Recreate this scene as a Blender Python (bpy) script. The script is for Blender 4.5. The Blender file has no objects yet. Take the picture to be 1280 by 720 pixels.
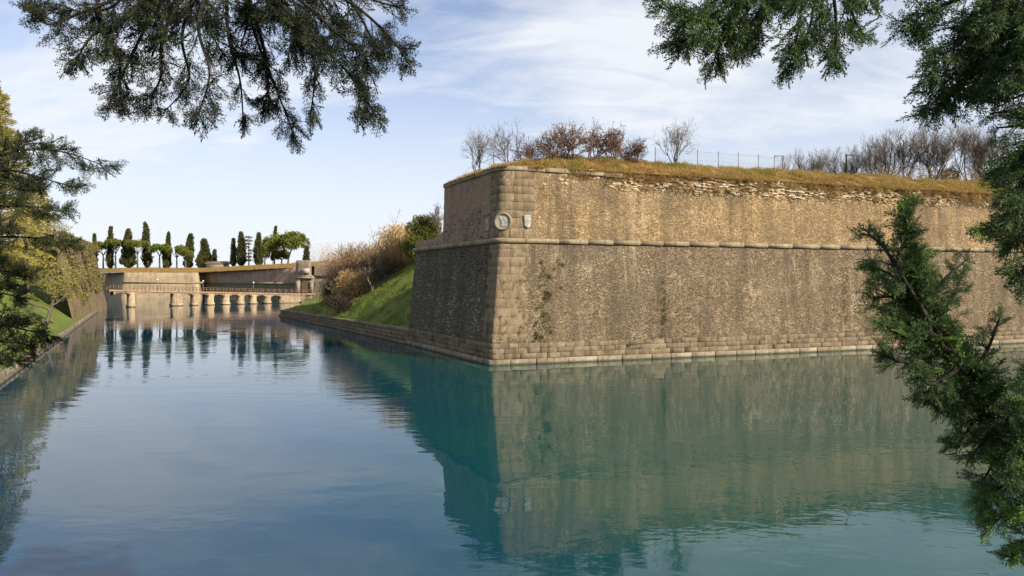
import bpy, math, random
import numpy as np
from mathutils import Vector, Matrix

# ------------------------------------------------------------------ camera, sky, sun, exposure
scene = bpy.context.scene
col = scene.collection
CAMZ = 6.0
cam_data = bpy.data.cameras.new('camera')
cam = bpy.data.objects.new('camera', cam_data)
col.objects.link(cam)
cam.location = (0, 0, CAMZ)
cam.rotation_euler = (math.radians(90), 0, 0)
cam_data.lens = 24.0
cam_data.sensor_width = 36.0
cam_data.shift_y = -10 / 1280
cam_data.clip_start = 0.05
cam_data.clip_end = 20000
scene.camera = cam

SUN_EL = math.radians(28)
SUN_AZ = math.radians(128)          # clockwise from +Y (view direction): behind the camera, to the right
sun_vec = Vector((math.sin(SUN_AZ) * math.cos(SUN_EL), math.cos(SUN_AZ) * math.cos(SUN_EL), math.sin(SUN_EL)))
sd = bpy.data.lights.new('sun', 'SUN')
sd.energy = 4.8
sd.angle = math.radians(0.6)
sd.color = (1.0, 0.86, 0.66)
sun = bpy.data.objects.new('sun', sd)
col.objects.link(sun)
sun.rotation_euler = (-sun_vec).to_track_quat('-Z', 'Y').to_euler()

world = bpy.data.worlds.new('World')
scene.world = world
world.use_nodes = True
wt = world.node_tree
wt.nodes.clear()


def wn(t, **kw):
    n = wt.nodes.new(t)
    for k, v in kw.items():
        setattr(n, k, v)
    return n


def wl(a, b):
    wt.links.new(a, b)


w_out = wn('ShaderNodeOutputWorld')
w_bg = wn('ShaderNodeBackground')
w_bg.inputs['Strength'].default_value = 0.12
sky = wn('ShaderNodeTexSky', sky_type='NISHITA', sun_disc=False)
sky.sun_elevation = SUN_EL
sky.sun_rotation = SUN_AZ
sky.altitude = 100
sky.air_density = 1.0
sky.dust_density = 0.25
sky.ozone_density = 3.5
tc = wn('ShaderNodeTexCoord')
sep = wn('ShaderNodeSeparateXYZ')
wl(tc.outputs['Generated'], sep.inputs[0])
addz = wn('ShaderNodeMath', operation='ADD')
addz.inputs[1].default_value = 0.30
mx = wn('ShaderNodeMath', operation='MAXIMUM')
mx.inputs[1].default_value = 0.0
wl(sep.outputs['Z'], mx.inputs[0])
wl(mx.outputs[0], addz.inputs[0])
dx = wn('ShaderNodeMath', operation='DIVIDE')
dy = wn('ShaderNodeMath', operation='DIVIDE')
wl(sep.outputs['X'], dx.inputs[0]); wl(addz.outputs[0], dx.inputs[1])
wl(sep.outputs['Y'], dy.inputs[0]); wl(addz.outputs[0], dy.inputs[1])
cmb = wn('ShaderNodeCombineXYZ')
wl(dx.outputs[0], cmb.inputs[0]); wl(dy.outputs[0], cmb.inputs[1])
mp = wn('ShaderNodeMapping')
mp.inputs['Location'].default_value = (6.25, 0.45, 0.0)
mp.inputs['Rotation'].default_value = (0, 0, math.radians(28))
mp.inputs['Scale'].default_value = (0.85, 1.1, 1)
wl(cmb.outputs[0], mp.inputs[0])
n1 = wn('ShaderNodeTexNoise')
n1.inputs['Scale'].default_value = 1.5
n1.inputs['Detail'].default_value = 9
n1.inputs['Roughness'].default_value = 0.52
n1.inputs['Distortion'].default_value = 0.6
wl(mp.outputs[0], n1.inputs['Vector'])
mp2 = wn('ShaderNodeMapping')
mp2.inputs['Rotation'].default_value = (0, 0, math.radians(-20))
mp2.inputs['Scale'].default_value = (0.8, 2.6, 1)
wl(cmb.outputs[0], mp2.inputs[0])
n2 = wn('ShaderNodeTexNoise')
n2.inputs['Scale'].default_value = 3.0
n2.inputs['Detail'].default_value = 10
n2.inputs['Roughness'].default_value = 0.62
n2.inputs['Distortion'].default_value = 1.2
wl(mp2.outputs[0], n2.inputs['Vector'])
mixn = wn('ShaderNodeMix', data_type='FLOAT')
mixn.inputs[0].default_value = 0.3
wl(n1.outputs['Fac'], mixn.inputs[2]); wl(n2.outputs['Fac'], mixn.inputs[3])
cr = wn('ShaderNodeValToRGB')
cr.color_ramp.elements[0].position = 0.33
cr.color_ramp.elements[0].color = (0.12, 0.12, 0.12, 1)
cr.color_ramp.elements[1].position = 0.62
cr.color_ramp.elements[1].color = (0.95, 0.95, 0.95, 1)
wl(mixn.outputs[0], cr.inputs[0])
wmix = wn('ShaderNodeMix', data_type='RGBA')
# thin haze whitens the sky towards the horizon, all the way round
hz1 = wn('ShaderNodeMapRange', interpolation_type='SMOOTHSTEP')
hz1.inputs['From Min'].default_value = 0.0; hz1.inputs['From Max'].default_value = 0.40
hz1.inputs['To Min'].default_value = 0.97; hz1.inputs['To Max'].default_value = 0.24
wl(mx.outputs[0], hz1.inputs['Value'])
cmax = wn('ShaderNodeMath', operation='MAXIMUM')
wl(cr.outputs['Color'], cmax.inputs[0]); wl(hz1.outputs[0], cmax.inputs[1])
wl(cmax.outputs[0], wmix.inputs[0])
dim = wn('ShaderNodeMix', data_type='RGBA', blend_type='MULTIPLY')
dim.inputs[0].default_value = 1.0
wl(sky.outputs[0], dim.inputs[6])
dim.inputs[7].default_value = (0.50, 0.57, 0.67, 1)
wl(dim.outputs[2], wmix.inputs[6])
wmix.inputs[7].default_value = (3.95, 4.08, 4.32, 1)
wl(wmix.outputs[2], w_bg.inputs['Color'])
wl(w_bg.outputs[0], w_out.inputs[0])

vs = scene.view_settings
vs.view_transform = 'Standard'
vs.look = 'None'
vs.exposure = 0.94
vs.gamma = 1.0
vs.use_curve_mapping = False
scene.cycles.use_denoising = True
scene.cycles.max_bounces = 8
scene.cycles.transparent_max_bounces = 8
scene.cycles.sample_clamp_indirect = 6.0

rng = np.random.default_rng(7)
F = 853.333
HOR = 350.0


def px(x, y, Y):
    """photo pixel + depth -> world point"""
    return np.array([(x - 640) / F * Y, Y, CAMZ - (y - HOR) / F * Y])


# ------------------------------------------------------------------ helpers
def nrm(v):
    v = np.asarray(v, float)
    return v / np.maximum(np.linalg.norm(v, axis=-1, keepdims=True), 1e-9)


def _hash(ix, iy, iz, seed):
    h = (ix * 374761393 + iy * 668265263 + iz * 2147483647 + seed * 144269504) & 0xffffffff
    h = ((h ^ (h >> 13)) * 1274126177) & 0xffffffff
    h = h ^ (h >> 16)
    return (h & 0xffff) / 65535.0


def vnoise(x, y, z=0.0, seed=0):
    x, y, z = np.broadcast_arrays(np.asarray(x, float), np.asarray(y, float), np.asarray(z, float))
    ix, iy, iz = np.floor(x).astype(np.int64), np.floor(y).astype(np.int64), np.floor(z).astype(np.int64)
    fx, fy, fz = x - ix, y - iy, z - iz
    fx, fy, fz = fx * fx * (3 - 2 * fx), fy * fy * (3 - 2 * fy), fz * fz * (3 - 2 * fz)
    r = 0
    for a in (0, 1):
        for b in (0, 1):
            for c in (0, 1):
                w = (fx if a else 1 - fx) * (fy if b else 1 - fy) * (fz if c else 1 - fz)
                r = r + w * _hash(ix + a, iy + b, iz + c, seed)
    return r


def fbm(x, y, z=0.0, oct=4, seed=0):
    r, a, s = 0, 0.5, 0
    for i in range(oct):
        r = r + a * vnoise(np.asarray(x) * 2 ** i, np.asarray(y) * 2 ** i, np.asarray(z) * 2 ** i, seed + i)
        s += a
        a *= 0.5
    return r / s


def sstep(a, b, x):
    t = np.clip((np.asarray(x, float) - a) / (b - a), 0, 1)
    return t * t * (3 - 2 * t)


class Acc:
    """collects quads and tris with a float attribute per vertex"""
    def __init__(self):
        self.V, self.Q, self.T, self.A, self.UV, self.n = [], [], [], [], [], 0

    def add(self, V, Q=None, T=None, a=None):
        V = np.asarray(V, float).reshape(-1, 3)
        self.V.append(V)
        if Q is not None and len(Q):
            self.Q.append(np.asarray(Q, np.int64).reshape(-1, 4) + self.n)
        if T is not None and len(T):
            self.T.append(np.asarray(T, np.int64).reshape(-1, 3) + self.n)
        if a is None:
            a = 0.5
        self.A.append(np.broadcast_to(np.asarray(a, float), (len(V),)).copy())
        self.n += len(V)

    def mesh(self, name, smooth=False, uv=None):
        V = np.concatenate(self.V)
        q = np.concatenate(self.Q) if self.Q else np.zeros((0, 4), np.int64)
        t = np.concatenate(self.T) if self.T else np.zeros((0, 3), np.int64)
        me = bpy.data.meshes.new(name)
        me.vertices.add(len(V))
        me.vertices.foreach_set('co', V.astype(np.float32).ravel())
        loops = np.concatenate([q.ravel(), t.ravel()]).astype(np.int32)
        tot = np.concatenate([np.full(len(q), 4), np.full(len(t), 3)]).astype(np.int32)
        start = np.concatenate([[0], np.cumsum(tot)[:-1]]).astype(np.int32)
        me.loops.add(len(loops))
        me.loops.foreach_set('vertex_index', loops)
        me.polygons.add(len(tot))
        me.polygons.foreach_set('loop_start', start)
        me.polygons.foreach_set('loop_total', tot)
        if smooth:
            me.polygons.foreach_set('use_smooth', np.ones(len(tot), bool))
        at = me.attributes.new('var', 'FLOAT', 'POINT')
        at.data.foreach_set('value', np.concatenate(self.A).astype(np.float32))
        if uv is not None:
            l = me.uv_layers.new(name='UVMap')
            l.data.foreach_set('uv', np.asarray(uv, np.float32)[loops].ravel())
        me.update(calc_edges=True)
        me.validate()
        return me


def obj(name, me, mat=None, parent=None):
    if isinstance(me, Acc):
        me = me.mesh(name)
    o = bpy.data.objects.new(name, me)
    if mat is not None and me is not None:
        if not me.materials:
            me.materials.append(mat)
    col.objects.link(o)
    if parent is not None:
        o.parent = parent
        o.matrix_parent_inverse = Matrix.Identity(4)
        # parents are placed at their base; children carry world coordinates, so offset them
        o.location = -Vector(parent.location) if parent.get('_w', 1) else (0, 0, 0)
    return o


def tag(o, label, cat, group=None, kind=None):
    o['label'] = label
    o['category'] = cat
    if group:
        o['group'] = group
    if kind:
        o['kind'] = kind
    return o


def thing(name, label, cat, loc=(0, 0, 0), group=None):
    o = bpy.data.objects.new(name, None)
    o.empty_display_size = 0.3
    o.location = tuple(float(c) for c in loc)
    col.objects.link(o)
    return tag(o, label, cat, group)


def sub(name, me, mat, parent):
    """sub-part of a mesh part that itself sits at -root.location offset"""
    if isinstance(me, Acc):
        me = me.mesh(name)
    o = bpy.data.objects.new(name, me)
    if not me.materials:
        me.materials.append(mat)
    col.objects.link(o)
    o.parent = parent
    return o


def struct(name, me, mat, label=None, cat=None):
    o = obj(name, me, mat)
    o['kind'] = 'structure'
    if label:
        o['label'] = label
        o['category'] = cat or name
    return o


def tube(acc, pts, radii, n=5, a=0.5, cap=True):
    pts = np.asarray(pts, float)
    m = len(pts)
    radii = np.broadcast_to(np.asarray(radii, float), (m,))
    tg = np.gradient(pts, axis=0)
    tg = nrm(tg)
    ref = np.array([0.0, 0, 1.0]) if abs(tg[0][2]) < 0.9 else np.array([1.0, 0, 0])
    s = nrm(np.cross(tg, ref))
    t = np.cross(tg, s)
    ang = np.arange(n) * 2 * math.pi / n
    V = pts[:, None, :] + radii[:, None, None] * (np.cos(ang)[None, :, None] * s[:, None, :] + np.sin(ang)[None, :, None] * t[:, None, :])
    i = np.arange(m - 1)[:, None] * n
    j = np.arange(n)[None, :]
    jn = (j + 1) % n
    Q = np.stack([i + j, i + jn, i + n + jn, i + n + j], -1).reshape(-1, 4)
    T = []
    Vv = V.reshape(-1, 3)
    if cap:
        Vv = np.concatenate([Vv, pts[-1:], pts[:1]])
        c0, c1 = m * n, m * n + 1
        for k in range(n):
            T.append(((m - 1) * n + k, (m - 1) * n + (k + 1) % n, c0))
            T.append(((k + 1) % n, k, c1))
    acc.add(Vv, Q, T, a)


def grid(acc, P, a=0.5, flip=False):
    """P (m,n,3) -> quads"""
    m, n = P.shape[:2]
    i = np.arange(m - 1)[:, None] * n
    j = np.arange(n - 1)[None, :]
    Q = np.stack([i + j, i + j + 1, i + n + j + 1, i + n + j], -1).reshape(-1, 4)
    if flip:
        Q = Q[:, ::-1]
    acc.add(P.reshape(-1, 3), Q, None, a)


def box(acc, c, hx, hy, hz, ex=(1, 0, 0), ey=(0, 1, 0), ez=(0, 0, 1), a=0.5):
    c = np.asarray(c, float)
    ex, ey, ez = (np.asarray(e, float) for e in (ex, ey, ez))
    V = [c + sx * hx * ex + sy * hy * ey + sz * hz * ez for sz in (-1, 1) for sy in (-1, 1) for sx in (-1, 1)]
    Q = [(0, 2, 3, 1), (4, 5, 7, 6), (0, 1, 5, 4), (2, 6, 7, 3), (0, 4, 6, 2), (1, 3, 7, 5)]
    acc.add(V, Q, None, a)


def diamonds(acc, C, D, L, W, a, rg, side=None):
    """leaf-like diamonds: base C, direction D"""
    N = len(C)
    D = nrm(D)
    if side is None:
        side = rg.normal(size=(N, 3))
    S = nrm(np.cross(D, side))
    L = np.broadcast_to(np.asarray(L, float), (N,))[:, None]
    W = np.broadcast_to(np.asarray(W, float), (N,))[:, None]
    V = np.stack([C, C + D * L * 0.45 + S * W * 0.5, C + D * L, C + D * L * 0.45 - S * W * 0.5], 1).reshape(-1, 3)
    Q = np.arange(N * 4).reshape(N, 4)
    acc.add(V, Q, None, np.repeat(np.broadcast_to(np.asarray(a, float), (N,)), 4))


def blades(acc, C, D, L, W, a, rg):
    """grass blades: thin triangles bending a little (2 tris + tip)"""
    N = len(C)
    D = nrm(D)
    S = nrm(np.cross(D, rg.normal(size=(N, 3))))
    L = np.broadcast_to(np.asarray(L, float), (N,))[:, None]
    W = np.broadcast_to(np.asarray(W, float), (N,))[:, None]
    bend = rg.normal(size=(N, 3)) * 0.25
    bend[:, 2] = -np.abs(bend[:, 2])
    V = np.stack([C - S * W / 2, C + S * W / 2, C + D * L * 0.55 + S * W * 0.35, C + D * L * 0.55 - S * W * 0.35,
                  C + D * L + bend * L], 1).reshape(-1, 3)
    b = np.arange(N)[:, None] * 5
    Q = b + np.array([[0, 1, 2, 3]])
    T = b + np.array([[3, 2, 4]])
    acc.add(V, Q, T, np.repeat(np.broadcast_to(np.asarray(a, float), (N,)), 5))


# ------------------------------------------------------------------ materials
def new_mat(name):
    m = bpy.data.materials.new(name)
    m.use_nodes = True
    nt = m.node_tree
    bs = nt.nodes['Principled BSDF']
    return m, nt, bs


class NB:
    """small node-building helper"""
    def __init__(self, nt):
        self.nt = nt

    def n(self, t, ins=None, **kw):
        nd = self.nt.nodes.new(t)
        for k, v in kw.items():
            setattr(nd, k, v)
        for k, v in (ins or {}).items():
            self.set(nd.inputs[k], v)
        return nd

    def set(self, sock, v):
        if isinstance(v, bpy.types.NodeSocket):
            self.nt.links.new(v, sock)
        else:
            sock.default_value = v

    def math(self, op, a, b=0.0, clamp=False):
        nd = self.n('ShaderNodeMath', operation=op, use_clamp=clamp)
        self.set(nd.inputs[0], a); self.set(nd.inputs[1], b)
        return nd.outputs[0]

    def mix(self, f, a, b, blend='MIX'):
        nd = self.n('ShaderNodeMix', data_type='RGBA', blend_type=blend)
        self.set(nd.inputs[0], f)
        self.set(nd.inputs[6], a if isinstance(a, bpy.types.NodeSocket) else (*a, 1))
        self.set(nd.inputs[7], b if isinstance(b, bpy.types.NodeSocket) else (*b, 1))
        return nd.outputs[2]

    def ramp(self, f, stops, interp='LINEAR'):
        nd = self.n('ShaderNodeValToRGB')
        r = nd.color_ramp
        r.interpolation = interp
        while len(r.elements) < len(stops):
            r.elements.new(0.5)
        for e, (p, c) in zip(r.elements, stops):
            e.position = p
            e.color = (*c, 1) if not isinstance(c, (int, float)) else (c, c, c, 1)
        self.set(nd.inputs[0], f)
        return nd.outputs[0]

    def noise(self, vec, scale, detail=4, rough=0.55, dist=0.0):
        nd = self.n('ShaderNodeTexNoise', {'Vector': vec, 'Scale': scale, 'Detail': detail, 'Roughness': rough, 'Distortion': dist})
        return nd.outputs['Fac']

    def mapping(self, vec, scale=(1, 1, 1), loc=(0, 0, 0), rot=(0, 0, 0)):
        nd = self.n('ShaderNodeMapping', {'Vector': vec, 'Scale': scale, 'Location': loc, 'Rotation': rot})
        return nd.outputs[0]

    def attr(self, name='var'):
        return self.n('ShaderNodeAttribute', attribute_name=name).outputs['Fac']

    def bump(self, h, strength, dist):
        return self.n('ShaderNodeBump', {'Height': h, 'Strength': strength, 'Distance': dist}).outputs[0]


def wall_stains(b, g, c):
    """rain streaks, soot-dark areas and pale lime runs, placed in world space so stones and mortar share them"""
    st = b.ramp(b.noise(b.mapping(g, (0.75, 0.75, 0.045)), 1.0, 6, 0.6, 0.15), [(0.47, 0.0), (0.64, 1.0)])
    c = b.mix(b.math('MULTIPLY', st, 0.55), c, (0.075, 0.058, 0.040))
    dk = b.ramp(b.noise(b.mapping(g, (0.22, 0.22, 0.30), (4, 2, 9)), 1.0, 6, 0.62, 0.5), [(0.50, 0.0), (0.66, 1.0)])
    c = b.mix(b.math('MULTIPLY', dk, 0.45), c, (0.088, 0.072, 0.054))
    pl = b.ramp(b.noise(b.mapping(g, (0.9, 0.9, 0.10), (1, 7, 3)), 1.0, 7, 0.68, 0.2), [(0.58, 0.0), (0.72, 1.0)])
    return b.mix(b.math('MULTIPLY', pl, 0.4), c, (0.46, 0.39, 0.28))


def mat_masonry(name, tones, moss, pale, upper=False, streak=0.6, stains=True):
    """rubble/brick facing; UV = metres along the wall, metres up"""
    m, nt, bs = new_mat(name)
    b = NB(nt)
    uv = b.n('ShaderNodeUVMap').outputs[0]
    sx = b.n('ShaderNodeSeparateXYZ', {0: uv})
    u, v = sx.outputs[0], sx.outputs[1]
    cells = b.n('ShaderNodeTexVoronoi', {'Vector': b.mapping(uv, (5.2, 9.0, 1)), 'Scale': 1.0, 'Randomness': 0.85})
    cellr = b.n('ShaderNodeSeparateXYZ', {0: cells.outputs['Color']}).outputs[0]
    cells2 = b.n('ShaderNodeTexVoronoi', {'Vector': b.mapping(uv, (9, 16, 1)), 'Scale': 1.0})
    cell2r = b.n('ShaderNodeSeparateXYZ', {0: cells2.outputs['Color']}).outputs[0]
    big = b.noise(uv, 0.35, 6, 0.6)
    mid = b.noise(uv, 1.6, 6, 0.65, 0.4)
    fine = b.noise(uv, 11.0, 5, 0.7)
    t = b.math('ADD', b.math('MULTIPLY', cellr, 0.42), b.math('ADD', b.math('MULTIPLY', cell2r, 0.2), b.math('MULTIPLY', mid, 0.38)))
    c = b.ramp(t, [(0.18, tones[0]), (0.42, tones[1]), (0.6, tones[2]), (0.8, tones[3])])
    # pale flecks: exposed lime and lighter stones
    fl = b.ramp(b.math('MULTIPLY', cell2r, b.ramp(fine, [(0.42, 0.2), (0.62, 1.0)])), [(0.72, 0.0), (0.86, 1.0)])
    c = b.mix(b.math('MULTIPLY', fl, 0.75), c, pale)
    patch = b.ramp(b.noise(b.mapping(uv, (0.5, 0.8, 1), (7, 3, 0)), 0.9, 7, 0.68, 0.5), [(0.56, 0.0), (0.72, 0.7)])
    c = b.mix(b.math('MULTIPLY', patch, 0.45), c, pale)
    # gaps between stones
    gap = b.ramp(b.n('ShaderNodeTexVoronoi', {'Vector': b.mapping(uv, (5.2, 9.0, 1)), 'Scale': 1.0, 'Randomness': 0.85}, feature='DISTANCE_TO_EDGE').outputs[0], [(0.0, 1.0), (0.10, 0.0)])
    c = b.mix(b.math('MULTIPLY', gap, 0.55), c, tuple(x * 0.35 for x in tones[0]))
    # dark rain streaks running down and grey lichen in large patches
    st = b.noise(b.mapping(uv, (0.9, 0.07, 1)), 1.0, 6, 0.62, 0.2)
    stm = b.ramp(st, [(0.50, 0.0), (0.66, 1.0)])
    c = b.mix(b.math('MULTIPLY', stm, streak), c, tuple(x * 0.42 for x in tones[1]))
    lich = b.ramp(big, [(0.45, 0.0), (0.68, 1.0)])
    c = b.mix(b.math('MULTIPLY', lich, 0.5), c, (0.135, 0.104, 0.070))
    if stains:
        c = wall_stains(b, b.n('ShaderNodeNewGeometry').outputs['Position'], c)
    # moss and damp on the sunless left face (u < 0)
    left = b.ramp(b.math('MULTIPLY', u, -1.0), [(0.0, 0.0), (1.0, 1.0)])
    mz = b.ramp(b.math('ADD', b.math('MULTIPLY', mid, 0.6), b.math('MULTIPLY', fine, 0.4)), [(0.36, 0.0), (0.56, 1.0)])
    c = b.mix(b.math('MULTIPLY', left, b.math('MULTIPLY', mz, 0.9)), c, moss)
    ba = nt.nodes['Principled BSDF']
    b.set(ba.inputs['Base Color'], c)
    ba.inputs['Roughness'].default_value = 0.93
    ba.inputs['Specular IOR Level'].default_value = 0.15
    h = b.math('ADD', b.math('MULTIPLY', cells.outputs['Distance'], -0.7), b.math('ADD', b.math('MULTIPLY', fine, 0.5), b.math('MULTIPLY', cell2r, 0.35)))
    h = b.math('SUBTRACT', h, b.math('MULTIPLY', gap, 0.6))
    b.set(ba.inputs['Normal'], b.bump(h, 0.7, 0.07))
    return m


def mat_stone(name, base, dark, pale, scale=1.0, var=0.35, moss=None, rough=0.9, attr=False):
    """dressed stone with lichen, per-object variation"""
    m, nt, bs = new_mat(name)
    b = NB(nt)
    g = b.n('ShaderNodeNewGeometry').outputs['Position']
    rnd = b.attr() if attr else b.n('ShaderNodeObjectInfo').outputs['Random']
    n1 = b.noise(g, 1.1 * scale, 6, 0.65, 0.3)
    n2 = b.noise(g, 7.0 * scale, 6, 0.7)
    n3 = b.noise(b.mapping(g, (2.2, 2.2, 0.22)), 1.0 * scale, 5, 0.6)
    c = b.ramp(b.math('ADD', b.math('MULTIPLY', n1, 0.6), b.math('MULTIPLY', n2, 0.4)), [(0.33, dark), (0.5, base), (0.68, pale)])
    c = b.mix(b.math('MULTIPLY', b.ramp(n3, [(0.5, 0.0), (0.68, 1.0)]), 0.6), c, tuple(x * 0.55 for x in dark))
    c = b.mix(1.0, c, b.ramp(rnd, [(0.0, 1 - var), (1.0, 1 + var * 0.4)]), 'MULTIPLY')
    if moss:
        mm = b.ramp(b.noise(g, 2.7 * scale, 5, 0.6), [(0.52, 0.0), (0.64, 1.0)])
        c = b.mix(b.math('MULTIPLY', mm, 0.55), c, moss)
    zz = b.n('ShaderNodeSeparateXYZ', {0: g}).outputs[2]
    wet = b.ramp(b.math('ADD', zz, b.math('MULTIPLY', b.math('SUBTRACT', n2, 0.5), 0.25)), [(0.06, 1.0), (0.17, 0.0)])
    c = b.mix(b.math('MULTIPLY', wet, 0.85), c, (0.035, 0.036, 0.022))
    b.set(bs.inputs['Base Color'], c)
    bs.inputs['Roughness'].default_value = rough
    bs.inputs['Specular IOR Level'].default_value = 0.2
    b.set(bs.inputs['Normal'], b.bump(b.math('ADD', n2, b.math('MULTIPLY', n1, 0.6)), 0.55, 0.04))
    return m


def mat_rubble(name, stops, stains=True):
    m, nt, bs = new_mat(name)
    b = NB(nt)
    g = b.n('ShaderNodeNewGeometry').outputs['Position']
    c = b.ramp(b.attr(), stops)
    c = b.mix(0.55, c, b.ramp(b.noise(g, 14, 4, 0.7), [(0.3, 0.45), (0.7, 1.25)]), 'MULTIPLY')
    c = b.mix(b.ramp(b.noise(g, 0.5, 5, 0.6), [(0.45, 0.0), (0.65, 0.55)]), c, (0.12, 0.092, 0.062))
    if stains:
        c = wall_stains(b, g, c)
    b.set(bs.inputs['Base Color'], c)
    bs.inputs['Roughness'].default_value = 0.95
    bs.inputs['Specular IOR Level'].default_value = 0.1
    b.set(bs.inputs['Normal'], b.bump(b.noise(g, 20, 3, 0.7), 0.5, 0.02))
    return m


def mat_leaf(name, stops, trans=0.3, rough=0.75, spec=0.15, noise_scale=None):
    m, nt, bs = new_mat(name)
    b = NB(nt)
    f = b.attr()
    if noise_scale:
        g = b.n('ShaderNodeNewGeometry').outputs['Position']
        f = b.math('ADD', b.math('MULTIPLY', f, 0.55), b.math('MULTIPLY', b.ramp(b.noise(g, noise_scale, 4, 0.6), [(0.3, 0.0), (0.7, 1.0)]), 0.45))
    c = b.ramp(f, stops)
    b.set(bs.inputs['Base Color'], c)
    bs.inputs['Roughness'].default_value = rough
    bs.inputs['Specular IOR Level'].default_value = spec
    tr = b.n('ShaderNodeBsdfTranslucent', {'Color': c})
    mixs = b.n('ShaderNodeMixShader', {0: trans})
    nt.links.new(bs.outputs[0], mixs.inputs[1])
    nt.links.new(tr.outputs[0], mixs.inputs[2])
    nt.links.new(mixs.outputs[0], nt.nodes['Material Output'].inputs[0])
    return m


def mat_bark(name, a, c2, scale=6):
    m, nt, bs = new_mat(name)
    b = NB(nt)
    g = b.n('ShaderNodeNewGeometry').outputs['Position']
    n = b.noise(b.mapping(g, (1, 1, 0.25)), scale, 5, 0.65)
    b.set(bs.inputs['Base Color'], b.ramp(n, [(0.35, a), (0.65, c2)]))
    bs.inputs['Roughness'].default_value = 0.95
    bs.inputs['Specular IOR Level'].default_value = 0.1
    b.set(bs.inputs['Normal'], b.bump(n, 0.8, 0.03))
    return m


def mat_ground(name, stops, scale=1.2):
    m, nt, bs = new_mat(name)
    b = NB(nt)
    g = b.n('ShaderNodeNewGeometry').outputs['Position']
    n = b.math('ADD', b.math('MULTIPLY', b.noise(g, 0.25 * scale, 5, 0.6), 0.55), b.math('MULTIPLY', b.noise(g, 3.0 * scale, 5, 0.7), 0.45))
    b.set(bs.inputs['Base Color'], b.ramp(n, stops))
    bs.inputs['Roughness'].default_value = 0.95
    bs.inputs['Specular IOR Level'].default_value = 0.1
    b.set(bs.inputs['Normal'], b.bump(b.noise(g, 6 * scale, 5, 0.7), 0.8, 0.12))
    return m


def mat_plain(name, c, rough=0.6, metal=0.0):
    m, nt, bs = new_mat(name)
    b = NB(nt)
    g = b.n('ShaderNodeNewGeometry').outputs['Position']
    n = b.noise(g, 9, 4, 0.6)
    b.set(bs.inputs['Base Color'], b.ramp(n, [(0.3, tuple(x * 0.7 for x in c)), (0.7, tuple(min(1, x * 1.15) for x in c))]))
    bs.inputs['Roughness'].default_value = rough
    bs.inputs['Metallic'].default_value = metal
    return m


def mat_water():
    m, nt, bs = new_mat('moat_water')
    b = NB(nt)
    g = b.n('ShaderNodeNewGeometry').outputs['Position']
    # colour of the water body: milky blue-green, shifted at random in broad patches
    f = b.noise(b.mapping(g, (1, 1, 1)), 0.07, 4, 0.55)
    # sky-reflection blue put into the open canal's colour; greener body colour along the bastion
    sx = b.n('ShaderNodeSeparateXYZ', {0: g})
    arm = b.math('ADD', sx.outputs[0], b.math('MULTIPLY', b.math('SUBTRACT', sx.outputs[1], 30.0), 0.28))
    arm = b.math('ADD', b.math('MULTIPLY', arm, 0.055), b.math('MULTIPLY', b.math('SUBTRACT', f, 0.5), 1.6))
    c = b.ramp(b.math('ADD', arm, 0.72), [(0.1, (0.0006, 0.031, 0.066)), (0.5, (0.001, 0.040, 0.055)), (0.8, (0.0028, 0.051, 0.046))])
    b.set(bs.inputs['Base Color'], c)
    bs.inputs['Roughness'].default_value = 0.0
    bs.inputs['IOR'].default_value = 1.5
    # ripples: long low swell, wind ripples with calm and ruffled patches
    ruff = b.ramp(b.noise(b.mapping(g, (0.5, 1.0, 1), rot=(0, 0, 0.35)), 0.085, 4, 0.55, 0.8), [(0.42, 0.16), (0.60, 1.3)])
    w1 = b.noise(b.mapping(g, (0.8, 1.5, 1), rot=(0, 0, 0.45)), 0.9, 2, 0.45, 0.4)
    w2 = b.noise(b.mapping(g, (1.0, 1.8, 1), rot=(0, 0, -0.3)), 3.2, 2, 0.5, 0.3)
    w0 = b.noise(b.mapping(g, (1.0, 1.3, 1), rot=(0, 0, 0.9)), 0.28, 2, 0.5, 0.2)
    h = b.math('ADD', b.math('MULTIPLY', w0, 0.011), b.math('MULTIPLY', b.math('ADD', b.math('MULTIPLY', w1, 0.0115), b.math('MULTIPLY', w2, 0.0024)), ruff))
    nd = b.n('ShaderNodeBump', {'Height': h, 'Strength': 1.0, 'Distance': 1.0})
    b.set(bs.inputs['Normal'], nd.outputs[0])
    return m


M = {}
M['scarp'] = mat_masonry('scarp_rubble', [(0.072, 0.055, 0.038), (0.146, 0.113, 0.075), (0.222, 0.172, 0.113), (0.31, 0.25, 0.175)], (0.078, 0.070, 0.052), (0.50, 0.44, 0.34))
M['upper'] = mat_masonry('upper_brick', [(0.13, 0.090, 0.050), (0.25, 0.175, 0.095), (0.34, 0.245, 0.135), (0.42, 0.325, 0.19)], (0.30, 0.20, 0.16), (0.55, 0.47, 0.34), streak=0.5)
M['ashlar'] = mat_stone('weathered_ashlar', (0.16, 0.126, 0.085), (0.075, 0.060, 0.042), (0.25, 0.203, 0.142), 1.6, 0.24)
M['ledge'] = mat_stone('pale_ledge_stone', (0.23, 0.19, 0.14), (0.12, 0.098, 0.07), (0.34, 0.29, 0.22), 1.0, 0.25)
M['quoin'] = mat_stone('quoin_stone', (0.165, 0.127, 0.083), (0.095, 0.073, 0.050), (0.235, 0.185, 0.125), 1.4, 0.07)
M['course'] = mat_stone('string_course_stone', (0.22, 0.18, 0.118), (0.13, 0.11, 0.08), (0.32, 0.27, 0.19), 1.0, 0.1)
M['marble'] = mat_stone('carved_marble', (0.33, 0.32, 0.30), (0.17, 0.165, 0.16), (0.46, 0.44, 0.41), 4.5, 0.1)
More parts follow.
